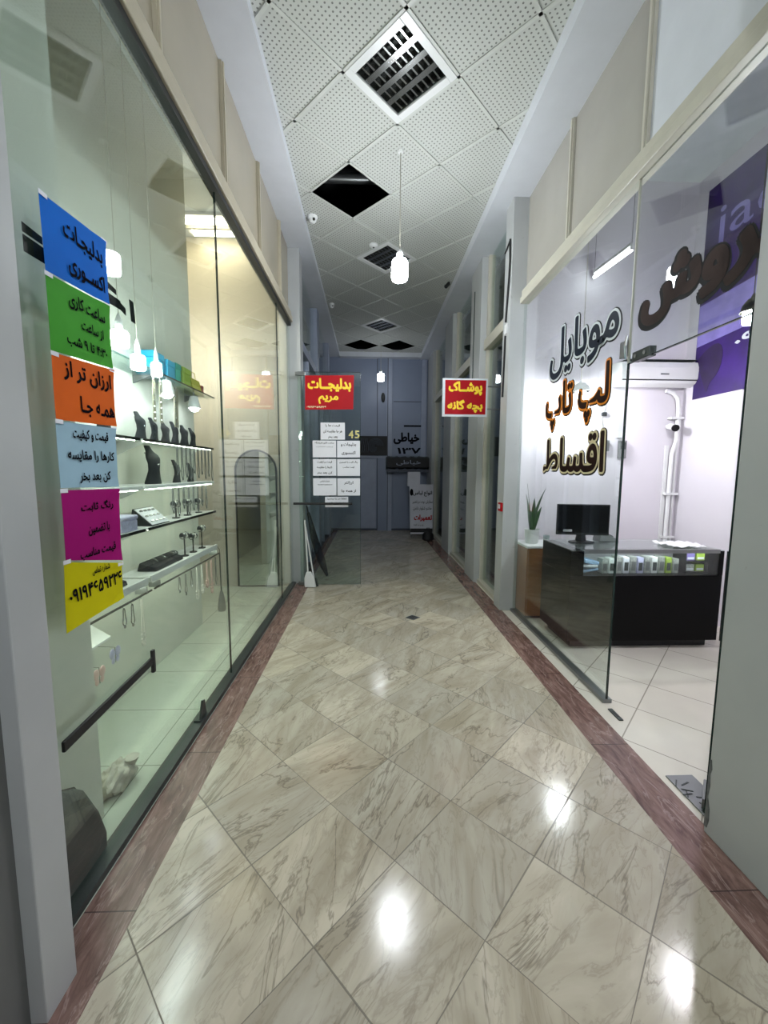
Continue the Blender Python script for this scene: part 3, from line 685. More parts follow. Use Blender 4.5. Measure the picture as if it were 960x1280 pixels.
# arm-shaped bracelet stands
def tstand(y, x, z, label, hgt=.15, cols=('silver', 'pearl', 'silver')):
    t = thing('bracelet_stand', label, 'stand', (x, y, z), 'bracelet stands on the shelves')
    MB().cyl((x, y, z), (x, y, z + .008), .03, 14).build('base', M['blackm'], t)
    MB().cyl((x, y, z), (x, y, z + hgt), .006, 8).build('post', M['blackm'], t)
    ar = MB().cyl((x, y - .05, z + hgt), (x, y + .05, z + hgt), .016, 12).build('arm', M['velvet'], t, smooth=True)
    for k, c in enumerate(cols):
        yy = y - .03 + .03 * k
        MB().tube([(x + .024 * math.cos(a), yy, z + hgt - .008 + .026 * math.sin(a)) for a in [2 * PI * j / 14 for j in range(14)]], .004, 5, closed=True).build('bracelet', M[c], ar, smooth=True)
    return t
tstand(3.20, -1.53, ZS[2], 'bracelet stand right of the white card on the third shelf', .12)
tstand(3.40, -1.53, ZS[2], 'bracelet stand in the middle of the third shelf right half', .12)
tstand(3.62, -1.53, ZS[2], 'bracelet stand at the right end of the third shelf', .11)
tstand(3.32, -1.53, ZS[3], 'tall bracelet stand next to the black tray on the lowest shelf', .18)
tstand(3.48, -1.53, ZS[3], 'bracelet stand in the middle of the lowest shelf right half', .15)
tstand(3.66, -1.53, ZS[3], 'bracelet stand at the right end of the lowest shelf', .19)
# sloped display card
t = thing('earring_card', 'sloped pale card of earrings on the third shelf', 'card', (-1.54, 2.87, ZS[2]))
MB().prism([(-1.62, 2.74, ZS[2]), (-1.47, 2.74, ZS[2]), (-1.60, 2.74, ZS[2] + .115)], (0, 1, 0), .24).build('wedge', M['blackm'], t)
n_ = Vector((.115, 0, .13)).normalized(); mid = Vector((-1.535, 2.86, ZS[2] + .0575))
def cardbox(dy, s, sy, ss, th, lift): return MB().obox(mid + n_ * lift + Vector((0, dy, 0)) + Vector((-.13, 0, .115)).normalized() * s, (ss, sy, th), Matrix((Vector((-.13, 0, .115)).normalized(), Vector((0, 1, 0)), n_)).transposed())
cardbox(0, 0, .225, .155, .004, .004).build('card', M['paper'], t)
mb = None
for a in (-.05, 0, .05):
    for b in (-.075, -.025, .025, .075):
        cardbox(b, a, .03, .012, .008, .009).build('earring', M['silver'], t)
# trays and boxes
def tray(y, x, z, label, sy=.22, sx=.14):
    t = thing('jewellery_tray', label, 'tray', (x, y, z))
    MB().prism([(x - sx / 2, y - sy / 2, z), (x + sx / 2, y - sy / 2, z), (x + sx / 2 - .01, y - sy / 2, z + .03), (x - sx / 2 + .02, y - sy / 2, z + .06)], (0, 1, 0), sy).build('tray', M['velvet'], t, bevel=.008)
    for k in range(5):
        yy = y - sy * .38 + sy * .19 * k
        MB().tube([(x + .03 * math.cos(a), yy, z + .052 + .018 * math.sin(a)) for a in [2 * PI * j / 12 for j in range(12)]], .004, 5, closed=True).build('ring', M['silver' if k % 2 else 'blackm'], t, smooth=True)
tray(2.95, -1.56, ZS[3] + .001, 'black velvet tray at the left of the far bay lowest shelf', .30)
tray(3.16, -1.56, ZS[3] + .001, 'small black tray touching the bracelet stands on the lowest shelf', .10)
tray(2.36, -1.56, ZS[3] + .001, 'black tray on the near bay lowest shelf beside the yellow sheet', .22)
t = thing('gift_box', 'iridescent lavender box on the near bay third shelf', 'box', (-1.54, 2.48, ZS[2]))
MB().box(-1.61, -1.47, 2.40, 2.57, ZS[2] + .002, ZS[2] + .07).build('box', M['lavender'], t, bevel=.006)
MB().box(-1.615, -1.465, 2.395, 2.575, ZS[2] + .071, ZS[2] + .10).build('lid', M['lavender'], t, bevel=.01)
t = thing('jewellery_bust', 'dark rounded stand behind the magenta sheet on the near bay third shelf', 'bust', (-1.56, 2.29, ZS[2])); bust_mesh(t, 'velvet', .17)
# straps hanging from above the top shelf
G = 'straps hung above the top shelf'
for y, z0, z1, wdt, lab in ((2.90, 1.88, 2.17, .03, 'leftmost tan strap hanging above the top shelf'), (2.99, 1.88, 2.17, .032, 'middle tan strap hanging above the top shelf'), (3.22, 1.875, 2.17, .06, 'widest tan strap hanging above the top shelf')):
    t = thing('hanging_strap', lab, 'strap', (-1.5, y, z0), G)
    MB().rings([[(-1.5 + .003 * math.sin(9 * z), y - wdt / 2, z), (-1.5 + .003 * math.sin(9 * z), y + wdt / 2, z), (-1.494 + .003 * math.sin(9 * z), y + wdt / 2, z), (-1.494 + .003 * math.sin(9 * z), y - wdt / 2, z)] for z in [z0 + (z1 - z0) * k / 12 for k in range(13)]]).build('band', M['tan'], t)
    for k in range(7): MB().ball((-1.491, y - wdt / 2 + .004, z0 + .02 + (z1 - z0 - .04) * k / 6), .006, seg=8).build('stud', M['chrome'], t)
    MB().tube([(-1.497, y, z1), (-1.50, y, z1 + .03), (-1.51, y, z1 + .045)], .003, 5).build('hook', M['chrome'], t)
t = thing('hanging_rail', 'thin green-edged glass ledge with straps running above the top shelf', 'ledge', (-1.6, 3.0, 2.22))
MB().box(-1.69, -1.48, 2.0, 3.95, 2.22, 2.228).build('glass_plate', M['glassd'], t)
MB().box(-1.48, -1.475, 2.0, 3.95, 2.219, 2.229).build('edge', M['edge'], t)
for yy in (2.2, 3.0, 3.8): MB().prism([(-1.69, yy - .005, 2.218), (-1.56, yy - .005, 2.218), (-1.69, yy - .005, 2.16)], (0, 1, 0), .01).build('bracket', M['steel'], t)
for (y0, y1, h, mt, nm, lab) in ((3.02, 3.17, .17, 'turq', 'gift_box', 'turquoise box on the ledge above the straps'), (3.22, 3.34, .16, 'turq', 'gift_box', 'second turquoise box on the ledge beside the teal one'),
                                 (3.36, 3.44, .17, 'teal', 'gift_box', 'narrow teal box on the ledge'), (3.48, 3.62, .17, 'greendk', 'gift_box', 'dull green box on the ledge right of the teal one')):
    t = thing(nm, lab, 'box', (-1.6, (y0 + y1) / 2, 2.228), 'boxes on the glass ledge')
    MB().box(-1.68, -1.55, y0, y1, 2.229, 2.229 + h * .72).build('box', M[mt], t, bevel=.004)
    MB().box(-1.684, -1.546, y0 - .003, y1 + .003, 2.23 + h * .72, 2.229 + h).build('lid', M[mt], t, bevel=.004)
t = thing('gift_bag', 'yellow paper bag at the right end of the glass ledge', 'bag', (-1.6, 3.78, 2.228))
MB().prism([(-1.66, 3.70, 2.229), (-1.56, 3.70, 2.229), (-1.585, 3.70, 2.36), (-1.635, 3.70, 2.36)], (0, 1, 0), .18).build('bag', M['yel'], t)
MB().tube([(-1.6, 3.74, 2.355), (-1.6, 3.76, 2.42), (-1.6, 3.82, 2.42), (-1.6, 3.84, 2.355)], .003, 5).build('handle', M['yel'], t)
t = tag(MB().box(-1.60, -1.57, 3.89, 3.94, 2.229, 2.33).build('price_tag', M['redbox'], bevel=.003), 'small red tag at the far end of the glass ledge', 'tag')

# necklaces hung below the shelves
def necklace(y, ztop, ln, x, mt, lab, wd=.022, bead=False, grp='necklaces hung on the display wall'):
    t = thing('hanging_necklace', lab, 'necklace', (x, y, ztop), grp)
    loop = []
    for j in range(24):
        a = 2 * PI * j / 24; zz = ztop - ln / 2 + ln / 2 * math.cos(a); k = (ztop - zz) / ln
        loop.append((x + .002 * math.sin(3 * a), y + wd * (.25 + .75 * k) * math.sin(a), zz))
    MB().tube(loop, .0034 if not bead else .0035, 5, closed=True).build('chain', M[mt], t)
    if bead:
        for j in range(8, 17): MB().ball(loop[j], .009, seg=8).build('bead', M[mt], t, smooth=True)
    else: MB().ball((x, y, ztop - ln - .008), .010, (.6, 1, 1.3), seg=8).build('pendant', M['chrome'], t, smooth=True)
    MB().tube([(x - .0, y, ztop), (x - .01, y, ztop + .008), (x - .03, y, ztop + .005)], .002, 4).build('hook', M['steel'], t)
nk = 0
words = ('first', 'second', 'third', 'fourth', 'fifth', 'sixth', 'seventh', 'eighth', 'ninth', 'tenth')
for k in range(10):
    necklace(3.06 + .072 * k, ZS[0] - .02, (.20, .24, .22, .25, .19, .23, .2, .24, .22, .26)[k], -1.432, 'steel', '%s silver necklace from the left hanging under the top shelf' % words[k])
for k in range(8):
    necklace(2.98 + .085 * k, ZS[1] - .03, (.17, .2, .15, .21, .18, .2, .16, .19)[k], -1.44, 'silver' if k % 2 else 'steel', '%s thin chain from the left hanging under the second shelf' % words[k])
for k in range(8):
    necklace(2.98 + .1 * k, ZS[3] - .09, (.10, .15, .12, .26, .24, .22, .3, .24)[k], -1.423, 'pearl' if k in (3, 4) else 'pinkbead' if k in (5, 6) else 'silver', '%s necklace from the left on the rod under the lowest shelf' % words[k], bead=k in (3, 4, 5, 6))
necklace(2.48, ZS[3] - .09, .30, -1.423, 'pearl', 'long pearl necklace hanging alone below the yellow sheet', bead=True)
necklace(2.30, ZS[3] - .09, .10, -1.423, 'silver', 'short silver chain at the left of the near bay rod')
necklace(2.38, ZS[3] - .09, .12, -1.423, 'silver', 'short silver chain beside the long pearl necklace')
for k, (y, z, m_, lab) in enumerate(((2.24, .49, 'turq', 'small pale blue butterfly clip on the shop wall above the black bar'), (2.10, .44, 'pinkbead', 'small pink butterfly clip on the shop wall near the floor'))):
    x = -1.45; t = thing('butterfly_clip', lab, 'hair clip', (x, y, z))
    for s in (-1, 1):
        MB().ball((x, y + s * .025, z + .02), .03, (.25, .8, 1)).build('wing', M['lavender' if k == 0 else m_], t, smooth=True)
        MB().ball((x, y + s * .02, z - .022), .02, (.25, .8, 1)).build('wing', M['lavender' if k == 0 else m_], t, smooth=True)
    MB().tube([(x, y, z - .04), (x, y, z + .05), (x - .24, y, z + .06)], .0016, 4).build('hanger', M['silver'], t)
t = thing('price_card', 'small white tilted card on the wall below the lowest shelf', 'card', (-1.6, 2.26, .60))
MB().prism([(-1.69, 2.06, .60), (-1.52, 2.06, .56), (-1.52, 2.32, .56), (-1.69, 2.40, .60)], (0, 0, 1), .012).build('plate', M['white'], t)
MB().box(-1.69, -1.66, 2.1, 2.34, .55, .60).build('support', M['darkstrip'], t)
t = thing('long_handled_brush', 'dark slim brush hanging at the right end of the shelf wall', 'brush', (-1.45, 3.86, .15))
MB().tube([(-1.45, 3.86, .75), (-1.45, 3.87, .35)], .007, 6).build('handle', M['darkstrip'], t)
MB().lathe((-1.45, 3.87, .17), [(.035, 0), (.04, .03), (.03, .12), (.012, .2)], 12).build('head', M['steel'], t, smooth=True)
MB().tube([(-1.45, 3.86, .75), (-1.45, 3.86, .78), (-1.46, 3.81, .835)], .003, 5).build('loop', M['dark'], t)

# arched mirror on the end wall
def arch(x0, x1, z0, z1, n=16):
    r = (x1 - x0) / 2; cx = (x0 + x1) / 2; cz = z1 - r
    return [(x0, z0), (x1, z0)] + [(cx + r * math.cos(PI * k / n), cz + r * math.sin(PI * k / n)) for k in range(n + 1)]
t = thing('arched_mirror', 'tall arched mirror in a thin dark frame standing at the end of the jewellery shop', 'mirror', (-1.46, 5.27, 0))
P = arch(-1.74, -1.215, .01, 1.80)
MB().prism([(x, 5.27, z) for x, z in P], (0, 1, 0), .012).build('glass', M['mirror'], t)
MB().tube([(x, 5.265, z) for x, z in P], .012, 8, closed=True).build('frame', M['blackm'], t)

# --- open glass door across the left side of the corridor with papers
d1 = sroot('door_1', (-.5, 5.32, 0)); DY = 5.32
box(-.93, -.125, DY - .006, DY + .006, .012, 2.80).build('glass_leaf', M['glassd'], d1)
MB().box(-.125, -.121, DY - .0065, DY + .0065, .012, 2.8).box(-.93, -.125, DY - .0065, DY + .0065, 2.8, 2.804).build('glass_edge', M['edge'], d1)
MB().cyl((-1.0, DY - .05, 1.11), (-.23, DY - .05, 1.11), .016, 12).build('push_bar', M['blackm'], d1)
for xx in (-.88, -.30): MB().cyl((xx, DY - .05, 1.11), (xx, DY, 1.11), .012, 10).build('bar_stand', M['blackm'], d1)
MB().box(-.96, -.83, DY - .018, DY + .018, .004, .05).build('patch_fitting', M['steel'], d1, bevel=.004)
MB().box(-.96, -.83, DY - .018, DY + .018, 2.755, 2.80).build('patch_fitting', M['steel'], d1, bevel=.004)
PY = DY - .008
def wpaper(x0, x1, z0, z1, lines, label):
    t = thing('paper_notice', label, 'paper sheet', ((x0 + x1) / 2, PY, (z0 + z1) / 2), 'white papers on the glass door')
    o = MB().prism([(x0, PY, z0), (x1, PY, z0 + .002), (x1, PY, z1), (x0, PY, z1 - .002)], (0, -1, 0), .001).build('paper', M['paper'], t)
    n = len(lines); H = z1 - z0
    for s, wd, ht, cz in lines:
        text(s, ((x0 + x1) / 2, PY - .001, z0 + H * cz), wd=(x1 - x0) * wd, ht=H * ht, mt=M['ink'], parent=o, bold=.02, lift=.001, **YF)
xa, xb, xc = -.745, -.44, -.128
wpaper(-.64, -.325, 1.945, 2.165, [('قیمت ها را', .6, .17, .82), ('هر جا مقایسه کن', .78, .2, .48), ('بعد بخر', .4, .16, .15)], 'single white paper topmost above the six on the glass door')
wpaper(xa, xb, 1.715, 1.935, [('ساعت کاری فروشگاه', .82, .14, .86), ('از ساعت ۴:۳۰ تا ۹ شب', .7, .07, .62)], 'upper left white paper of the six on the glass door')
wpaper(xb + .012, xc, 1.715, 1.935, [('بدلیجات و', .66, .24, .76), ('اکسسوری', .6, .24, .27)], 'upper right white paper of the six with two bold lines')
wpaper(xa, xb, 1.475, 1.695, [('قیمت و کیفیت', .64, .16, .82), ('کارها را مقایسه', .66, .16, .5), ('کن بعد بخر', .66, .16, .18)], 'middle left white paper of the six with three lines')
wpaper(xb + .012, xc, 1.475, 1.695, [('رنگ ثابت با تضمین', .8, .16, .82), ('قیمت مناسب', .5, .13, .52)], 'middle right white paper of the six with two short lines')
wpaper(xa, xb, 1.215, 1.445, [('شماره تماس', .4, .12, .82), ('۰۹۱۹۴۶۵۹۲۲۶', .66, .06, .62)], 'lower left white paper of the six, mostly blank')
wpaper(xb + .012, xc, 1.215, 1.445, [('ارزانتر', .4, .22, .74), ('از همه جا', .64, .2, .26)], 'lower right white paper of the six with two bold lines')
wpaper(-.59, -.285, 1.06, 1.20, [('لطفا در را ببندید', .85, .2, .8), ('با تشکر', .8, .06, .45)], 'narrow white paper lowest on the glass door above the black bar')
t = thing('house_number', 'pale gold number 45 on the glass door beside the top white paper', 'number', (-.21, PY, 2.0))
for s, cx in (('4', -.245), ('5', -.165)):
    text(s, (cx, PY, 2.015), wd=.062, ht=.10, mt=M['brass'], parent=t, bold=.02, lift=.002, name='digit', raw=True, **YF)
t = thing('shop_sign', 'red shop sign with yellow writing stuck on the glass door above the white papers', 'sign', (-.52, PY, 2.55))
o = MB().prism([(-.835, PY, 2.325), (-.215, PY, 2.335), (-.205, PY, 2.765), (-.83, PY, 2.755)], (0, -1, 0), .004).build('panel', M['red'], t)
text('بدلیجــات', (-.52, PY - .004, 2.64), wd=.56, ht=.17, mt=M['yellow'], parent=o, bold=.05, lift=.001, **YF)
text('مریم', (-.535, PY - .004, 2.455), wd=.26, ht=.11, mt=M['yellow'], parent=o, bold=.04, lift=.001, **YF)
text('۰۹۱۹۴۶۵۹۲۲۶', (-.69, PY - .004, 2.36), wd=.25, ht=.025, mt=M['creamv'], parent=o, bold=.03, lift=.001, **YF)
# dustpan behind the door
t = thing('long_handled_dustpan', 'white long-handled dustpan standing in front of the open glass door below the black bar', 'dustpan', (-.79, 5.21, 0))
y = 5.19
MB().prism([(-.86, y, .005), (-.71, y, .005), (-.735, y, .14), (-.775, y, .21), (-.835, y, .21), (-.862, y, .13)], (0, 1, 0), .05).build('pan', M['white'], t, bevel=.01)
MB().tube([(-.815, y + .02, .20), (-.845, y + .02, .90)], .010, 8).build('handle', M['white'], t)
t = thing('broom', 'thin white broom stick leaning beside the dustpan', 'broom', (-.74, 5.27, 0))
MB().tube([(-.745, y + .085, .10), (-.845, y + .07, .80)], .010, 8).build('handle', M['white'], t)
MB().prism([(-.80, y + .06, .0), (-.69, y + .06, .0), (-.72, y + .06, .12), (-.77, y + .06, .12)], (0, 1, 0), .05).build('brush_head', M['darkstrip'], t)
t = thing('dark_umbrella', 'folded dark blue fabric leaning behind the glass door', 'umbrella', (-.7, 5.7, 0))
MB().tube([(-.62, 5.74, .02), (-.70, 5.72, .25), (-.80, 5.70, .60), (-.87, 5.68, .95)], [.02, .06, .05, .02], 10).build('canopy', M['navy'], t, smooth=True)
MB().tube([(-.87, 5.68, .93), (-.89, 5.675, 1.05)], .010, 8).build('handle', M['blackm'], t)
MB().tube([(-.62, 5.74, .03), (-.615, 5.74, .0)], .006, 6).build('tip', M['steel'], t)

# ================================================================== RIGHT SHOPFRONT THINGS
# three outlined words on the right glass
GX = RX - .0075
def glassword(s, yr, yl, z0, z1, fill, line, label):
    t = thing('glass_lettering', label, 'lettering', (GX, (yr + yl) / 2, (z0 + z1) / 2), 'outlined words on the phone shop glass')
    c = (GX, (yr + yl) / 2, (z0 + z1) / 2); wd, ht = yl - yr, z1 - z0
    o, bb = text(s, (c[0], c[1] - .006, c[2] - .004), wd=wd, ht=ht, mt=M['shadowv'], parent=t, bold=.085, lift=.0005, name='shadow_edge', **RF)
    a, bb0 = text(s, c, wd=wd, ht=ht, mt=M[line], parent=t, bold=.064, lift=.002, name='outline', ref=bb, **RF)
    text(s, c, wd=wd, ht=ht, mt=M[fill], parent=t, bold=.024, lift=.0035, name='lettering', ref=bb, **RF)
glassword('موبایل', 2.585, 3.62, 2.31, 2.76, 'navy', 'whitev', 'dark navy outlined word, top one on the phone shop glass')
glassword('لپ تاپ', 2.66, 3.66, 1.885, 2.31, 'brown', 'orange', 'orange outlined words in the middle of the phone shop glass')
glassword('اقساط', 2.665, 3.66, 1.52, 1.85, 'brown', 'creamv', 'cream outlined dark word, lowest on the phone shop glass')
# dark lettering on the glass above the doorway
t = thing('glass_lettering', 'big dark brown lettering on the glass above the phone shop doorway', 'lettering', (GX, 2.0, 2.55))
text('فروش', (GX, 1.97, 2.53), wd=.92, ht=.36, mt=M['shadowv'], parent=t, bold=.09, lift=.0005, name='shadow_edge', **RF)
text('فروش', (GX, 1.965, 2.535), wd=.88, ht=.32, mt=M['umber'], parent=t, bold=.05, lift=.002, **RF)
t = thing('patch_lock', 'dark metal patch lock on the bottom edge of the glass above the doorway', 'lock', (RX, 2.37, 2.24))
MB().box(RX - .022, RX + .022, 2.29, 2.44, 2.205, 2.262).build('body', M['darkstrip'], t, bevel=.004)
for yy in (2.33, 2.41): MB().cyl((RX - .022, yy, 2.235), (RX - .026, yy, 2.235), .011, 12).build('cover_screw', M['steel'], t)
t = thing('glass_clamp', 'small chrome clamp beside the upper corner of the fixed phone shop pane', 'clamp', (RX, 2.53, 2.3))
MB().tube([(RX - .02, 2.50, 2.38), (RX - .03, 2.50, 2.32), (RX - .02, 2.50, 2.24)], .008, 8).build('pin', M['chrome'], t)
MB().box(RX - .018, RX + .018, 2.51, 2.575, 2.26, 2.36).build('plate', M['steel'], t, bevel=.004)
for i, (x, y) in enumerate(((1.594, 2.34), (1.594, 2.98))): pass
t = thing('floor_bolt_plate', 'narrow dark slot plate on the tile by the edge of the fixed pane', 'plate', (1.57, 2.36, 0))
MB().obox((1.575, 2.36, .003), (.028, .12, .006)).build('plate', M['darkstrip'], t)
MB().obox((1.575, 2.36, .0065), (.010, .06, .002)).build('slot', M['dark'], t)
t = thing('floor_spring', 'scuffed steel floor-spring cover plate at the foot of the open glass door', 'plate', (1.58, 1.73, 0))
MB().box(1.515, 1.655, 1.60, 1.845, -.001, .006).build('cover', M['steel'], t, bevel=.002)
mb = MB()
for i in range(9):
    a = random.uniform(1.525, 1.63); b = random.uniform(1.62, 1.82); mb.obox((a, b, .0075), (.05, .006, .002), Matrix.Rotation(random.uniform(0, 3), 3, 'Z'))
mb.build('scuff', M['darkstrip'], t)
t = thing('chipped_patch', 'chipped grey hinge patch on the white pillar beside the doorway', 'patch', (1.47, 1.56, .25))
mb = MB()
mb.prism([(1.4495, y_, z_) for y_, z_ in ((1.534, .33), (1.525, .34), (1.519, .30), (1.526, .27), (1.522, .22), (1.527, .17), (1.514, .12), (1.512, .07), (1.520, .03), (1.534, .03))], (-1, 0, 0), .0012)
mb.build('chip', M['scratch'], t)
t = thing('electric_cable', 'black cable taped down the white jamb pillar', 'cable', (1.447, 4.36, 3.4))
MB().tube([(1.442, 4.33, 3.92), (1.442, 4.315, 3.7), (1.442, 4.33, 3.5), (1.442, 4.37, 3.25), (1.442, 4.385, 3.12)], .012, 6).build('cable', M['blackm'], t, smooth=True)
MB().tube([(1.442, 4.385, 2.98), (1.442, 4.39, 2.8), (1.442, 4.40, 2.60), (1.442, 4.41, 2.35)], .012, 6).build('cable', M['blackm'], t, smooth=True)
MB().tube([(1.442, 4.33, 3.92), (1.442, 4.42, 3.88), (1.442, 4.485, 3.86)], .008, 6).build('branch', M['blackm'], t, smooth=True)
MB().box(1.44, 1.452, 4.35, 4.42, 3.0, 3.1).build('tape', M['white'], t)
t = thing('electric_cable', 'thin dark cable running up the second white pillar', 'cable', (1.447, 5.7, 3.3))
MB().tube([(1.444, 5.74, 4.0), (1.444, 5.745, 3.2), (1.444, 5.75, 2.7)], .007, 6).build('cable', M['darkstrip'], t)
t = thing('call_point', 'small red alarm button on the white jamb pillar', 'alarm button', (1.44, 4.33, 1.16))
MB().box(1.425, 1.449, 4.285, 4.385, 1.11, 1.205).build('case', M['red'], t, bevel=.006)
MB().box(1.421, 1.426, 4.31, 4.36, 1.14, 1.185).build('glass', M['whitev'], t)
# hanging red sign
t = thing('shop_sign', 'red shop sign with white rim and yellow writing projecting from the right wall', 'sign', (1.12, 4.8, 2.4)); y = 4.80
MB().box(.855, 1.39, y, y + .02, 2.19, 2.63).build('panel', M['whitev'], t)
o = MB().box(.885, 1.37, y - .002, y, 2.215, 2.61).build('face', M['red'], t)
text('پوشــاک', (1.125, y - .002, 2.515), wd=.40, ht=.16, mt=M['yellow'], parent=o, bold=.05, lift=.001, **YF)
text('بچه گانه', (1.125, y - .002, 2.31), wd=.42, ht=.15, mt=M['yellow'], parent=o, bold=.05, lift=.001, **YF)
for zz in (2.28, 2.54): MB().tube([(1.385, y + .01, zz), (1.55, y + .01, zz)], .008, 6).build('bracket', M['steel'], t)

# --- inside the phone shop
t = thing('display_counter', 'black shop counter with a glass showcase on top', 'counter', (2.39, 3.55, 0))
MB().box(1.72, 3.07, 3.30, 3.86, .07, .655).build('body', M['black'], t, bevel=.004)
MB().box(1.78, 3.02, 3.36, 3.80, 0, .07).build('plinth', M['blackm'], t)
MB().box(1.72, 1.835, 3.30, 3.86, .655, .872).build('end_cabinet', M['black'], t, bevel=.003)
MB().box(3.03, 3.07, 3.30, 3.86, .655, .872).build('end_post', M['black'], t)
MB().box(1.835, 3.03, 3.83, 3.86, .655, .872).build('rear_panel', M['wallR'], t)
MB().box(1.835, 3.03, 3.302, 3.309, .66, .872).build('front_glass', M['glass'], t)
MB().box(1.72, 3.07, 3.30, 3.86, .873, .881).build('top_glass', M['glass'], t)
MB().box(1.72, 1.835, 3.32, 3.86, .8725, .873).build('top_board', M['panelgrey'], t)
MB().box(1.84, 3.03, 3.297, 3.302, .852, .883).box(1.84, 3.03, 3.297, 3.335, .8815, .8835).build('top_frame', M['steel'], t)
MB().box(1.86, 3.02, 3.315, 3.325, .864, .870).build('added_led_strip', bulbmat('showcase_glow', COOL, 3.0, 1.16 * .032), t)  # hidden glowing strip added to brighten the showcase goods
# goods in the showcase
cols = ('silverpack', 'white', 'silverpack', 'paper', 'silverpack', 'lavender', 'silverpack', 'white', 'silverpack', 'greendk', 'silverpack')
for k in range(11):
    x = 2.07 + .064 * k; h = (.13, .135, .15, .145, .15, .14, .15, .145, .15, .14, .13)[k]
    t = thing('accessory_pack', '%s small packet from the left in the showcase row' % (words + ('eleventh',))[k], 'packet', (x, 3.42, .656), 'packets in a row in the showcase')
    pk = MB().box(x - .026, x + .026, 3.38, 3.46, .656, .656 + h).build('packet', M[cols[k]], t, bevel=.003)
    MB().box(x - .018, x + .018, 3.3785, 3.3795, .68, .656 + h - .045).build('product_print', M['darkstrip'] if k % 2 else M['steel'], pk)
t = thing('display_tray', 'black tray holding two rows of coloured packets at the right of the showcase', 'tray', (2.89, 3.42, .656))
MB().box(2.79, 3.0, 3.37, 3.52, .657, .67).box(2.79, 3.0, 3.37, 3.52, .76, .768).box(2.79, 2.796, 3.37, 3.52, .657, .86).box(2.994, 3.0, 3.37, 3.52, .657, .86).box(2.79, 3.0, 3.515, 3.52, .657, .86).build('rack', M['blackm'], t)
for k, (x, z, m_, lab) in enumerate(((2.845, .769, 'purplepack', 'purple packet on the upper row of the black tray'), (2.935, .769, 'greendk', 'yellow green packet on the upper row of the black tray'),
                                     (2.845, .671, 'silverpack', 'silver packet on the lower row of the black tray'), (2.935, .671, 'greendk', 'green packet on the lower row of the black tray'))):
    t = thing('accessory_pack', lab, 'packet', (x, 3.43, z), 'packets in the black tray')
    MB().box(x - .038, x + .038, 3.385, 3.50, z, z + .065).build('packet', M[m_], t, bevel=.004)
    MB().box(x - .03, x + .03, 3.3835, 3.3845, z + .012, z + .03).build('print_band', M['paper'], t)
t = thing('folded_papers', 'blue and white folded papers lying at the left of the showcase', 'papers', (1.94, 3.48, .656))
for k, (a, z) in enumerate(((.1, .66), (-.15, .70), (.25, .735))):
    MB().obox((1.955, 3.50, z + .016), (.14, .20, .016 + .008 * k), Matrix.Rotation(a * .5, 3, 'Z') @ Matrix.Rotation(.18 * (k - 1), 3, 'Y')).build('sheet_stack', M['bluebag' if k != 1 else 'paper'], t, bevel=.004)
# monitor
t = thing('monitor', 'black computer monitor standing on the left of the counter', 'monitor', (2.0, 3.66, .881))
q = Matrix.Translation((2.0, 3.66, 0)) @ Matrix.Rotation(-.16, 4, 'Z')
cs = MB().box(-.235, .235, -.012, .014, .955, 1.245).xform(q).build('case', M['blackm'], t, bevel=.006)
MB().box(-.222, .222, -.0135, -.012, .975, 1.232).xform(q).build('screen', M['black'], cs)
MB().prism([(-.05, .02, .885), (.05, .02, .885), (.028, .02, 1.02), (-.028, .02, 1.02)], (0, 1, 0), .02).xform(q).build('stand', M['blackm'], t, bevel=.003)
MB().lathe((0, .01, .882), [(.115, 0), (.115, .008), (.10, .013)], 24, (1, .75)).xform(q).build('base', M['blackm'], t, smooth=True)
MB().box(-.175, -.095, -.0142, -.0136, .985, 1.008).xform(q).build('silver_sticker', M['chrome'], cs)
t = thing('card_reader', 'grey sloped card reader behind the monitor on the counter', 'card reader', (2.28, 3.74, .881))
MB().prism([(2.18, 3.68, .882), (2.38, 3.68, .882), (2.36, 3.68, .91), (2.20, 3.68, .985)], (0, 1, 0), .12).build('body', M['steel'], t, bevel=.006)
MB().obox((2.28, 3.74, .955), (.10, .09, .006), Matrix.Rotation(.435, 3, 'Y')).build('keypad', M['darkstrip'], t)
t = thing('plastic_sheet', 'crumpled clear white sheet lying on the right of the counter', 'sheet', (2.85, 3.5, .881))
mb = MB(); N = 10; vs = [[mb.bm.verts.new((2.66 + .036 * i, 3.36 + .03 * j, .886 + .007 * (1 + math.sin(i * 1.9 + j * .7)) + .006 * (1 + math.sin(j * 2.3 - i)))) for j in range(N)] for i in range(N)]
for i in range(N - 1):
    for j in range(N - 1): mb.bm.faces.new((vs[i][j], vs[i + 1][j], vs[i + 1][j + 1], vs[i][j + 1]))
o = mb.build('sheet', M['white'], t, smooth=True); so = o.modifiers.new('thick', 'SOLIDIFY'); so.thickness = .001
# cabinet and plant
t = thing('wooden_cabinet', 'orange-brown wooden cabinet with a white top next to the jamb pillar', 'cabinet', (1.8, 4.22, 0))
MB().box(1.635, 1.97, 4.03, 4.40, .03, .755).build('body', M['wood'], t, bevel=.003)
MB().box(1.645, 1.96, 4.05, 4.38, 0, .03).build('plinth', M['blackm'], t)
MB().box(1.645, 1.96, 4.018, 4.029, .04, .75).build('door', M['wood'], t, bevel=.002)
MB().box(1.625, 1.98, 4.01, 4.41, .755, .78).build('top', M['white'], t, bevel=.004)
t = thing('potted_snake_plant', 'snake plant with upright leaves in a white pot on the wooden cabinet', 'plant', (1.74, 4.2, .78)); c = (1.745, 4.20, .78)
MB().lathe(c, [(.060, 0), (.066, .01), (.078, .145), (.080, .152), (.074, .152), (.070, .13), (.03, .128)], 28).build('pot', M['white'], t, smooth=True)
MB().lathe((c[0], c[1], c[2] + .128), [(.069, 0), (.05, .006), (.01, .008)], 18).build('soil', M['soil'], t, smooth=True)
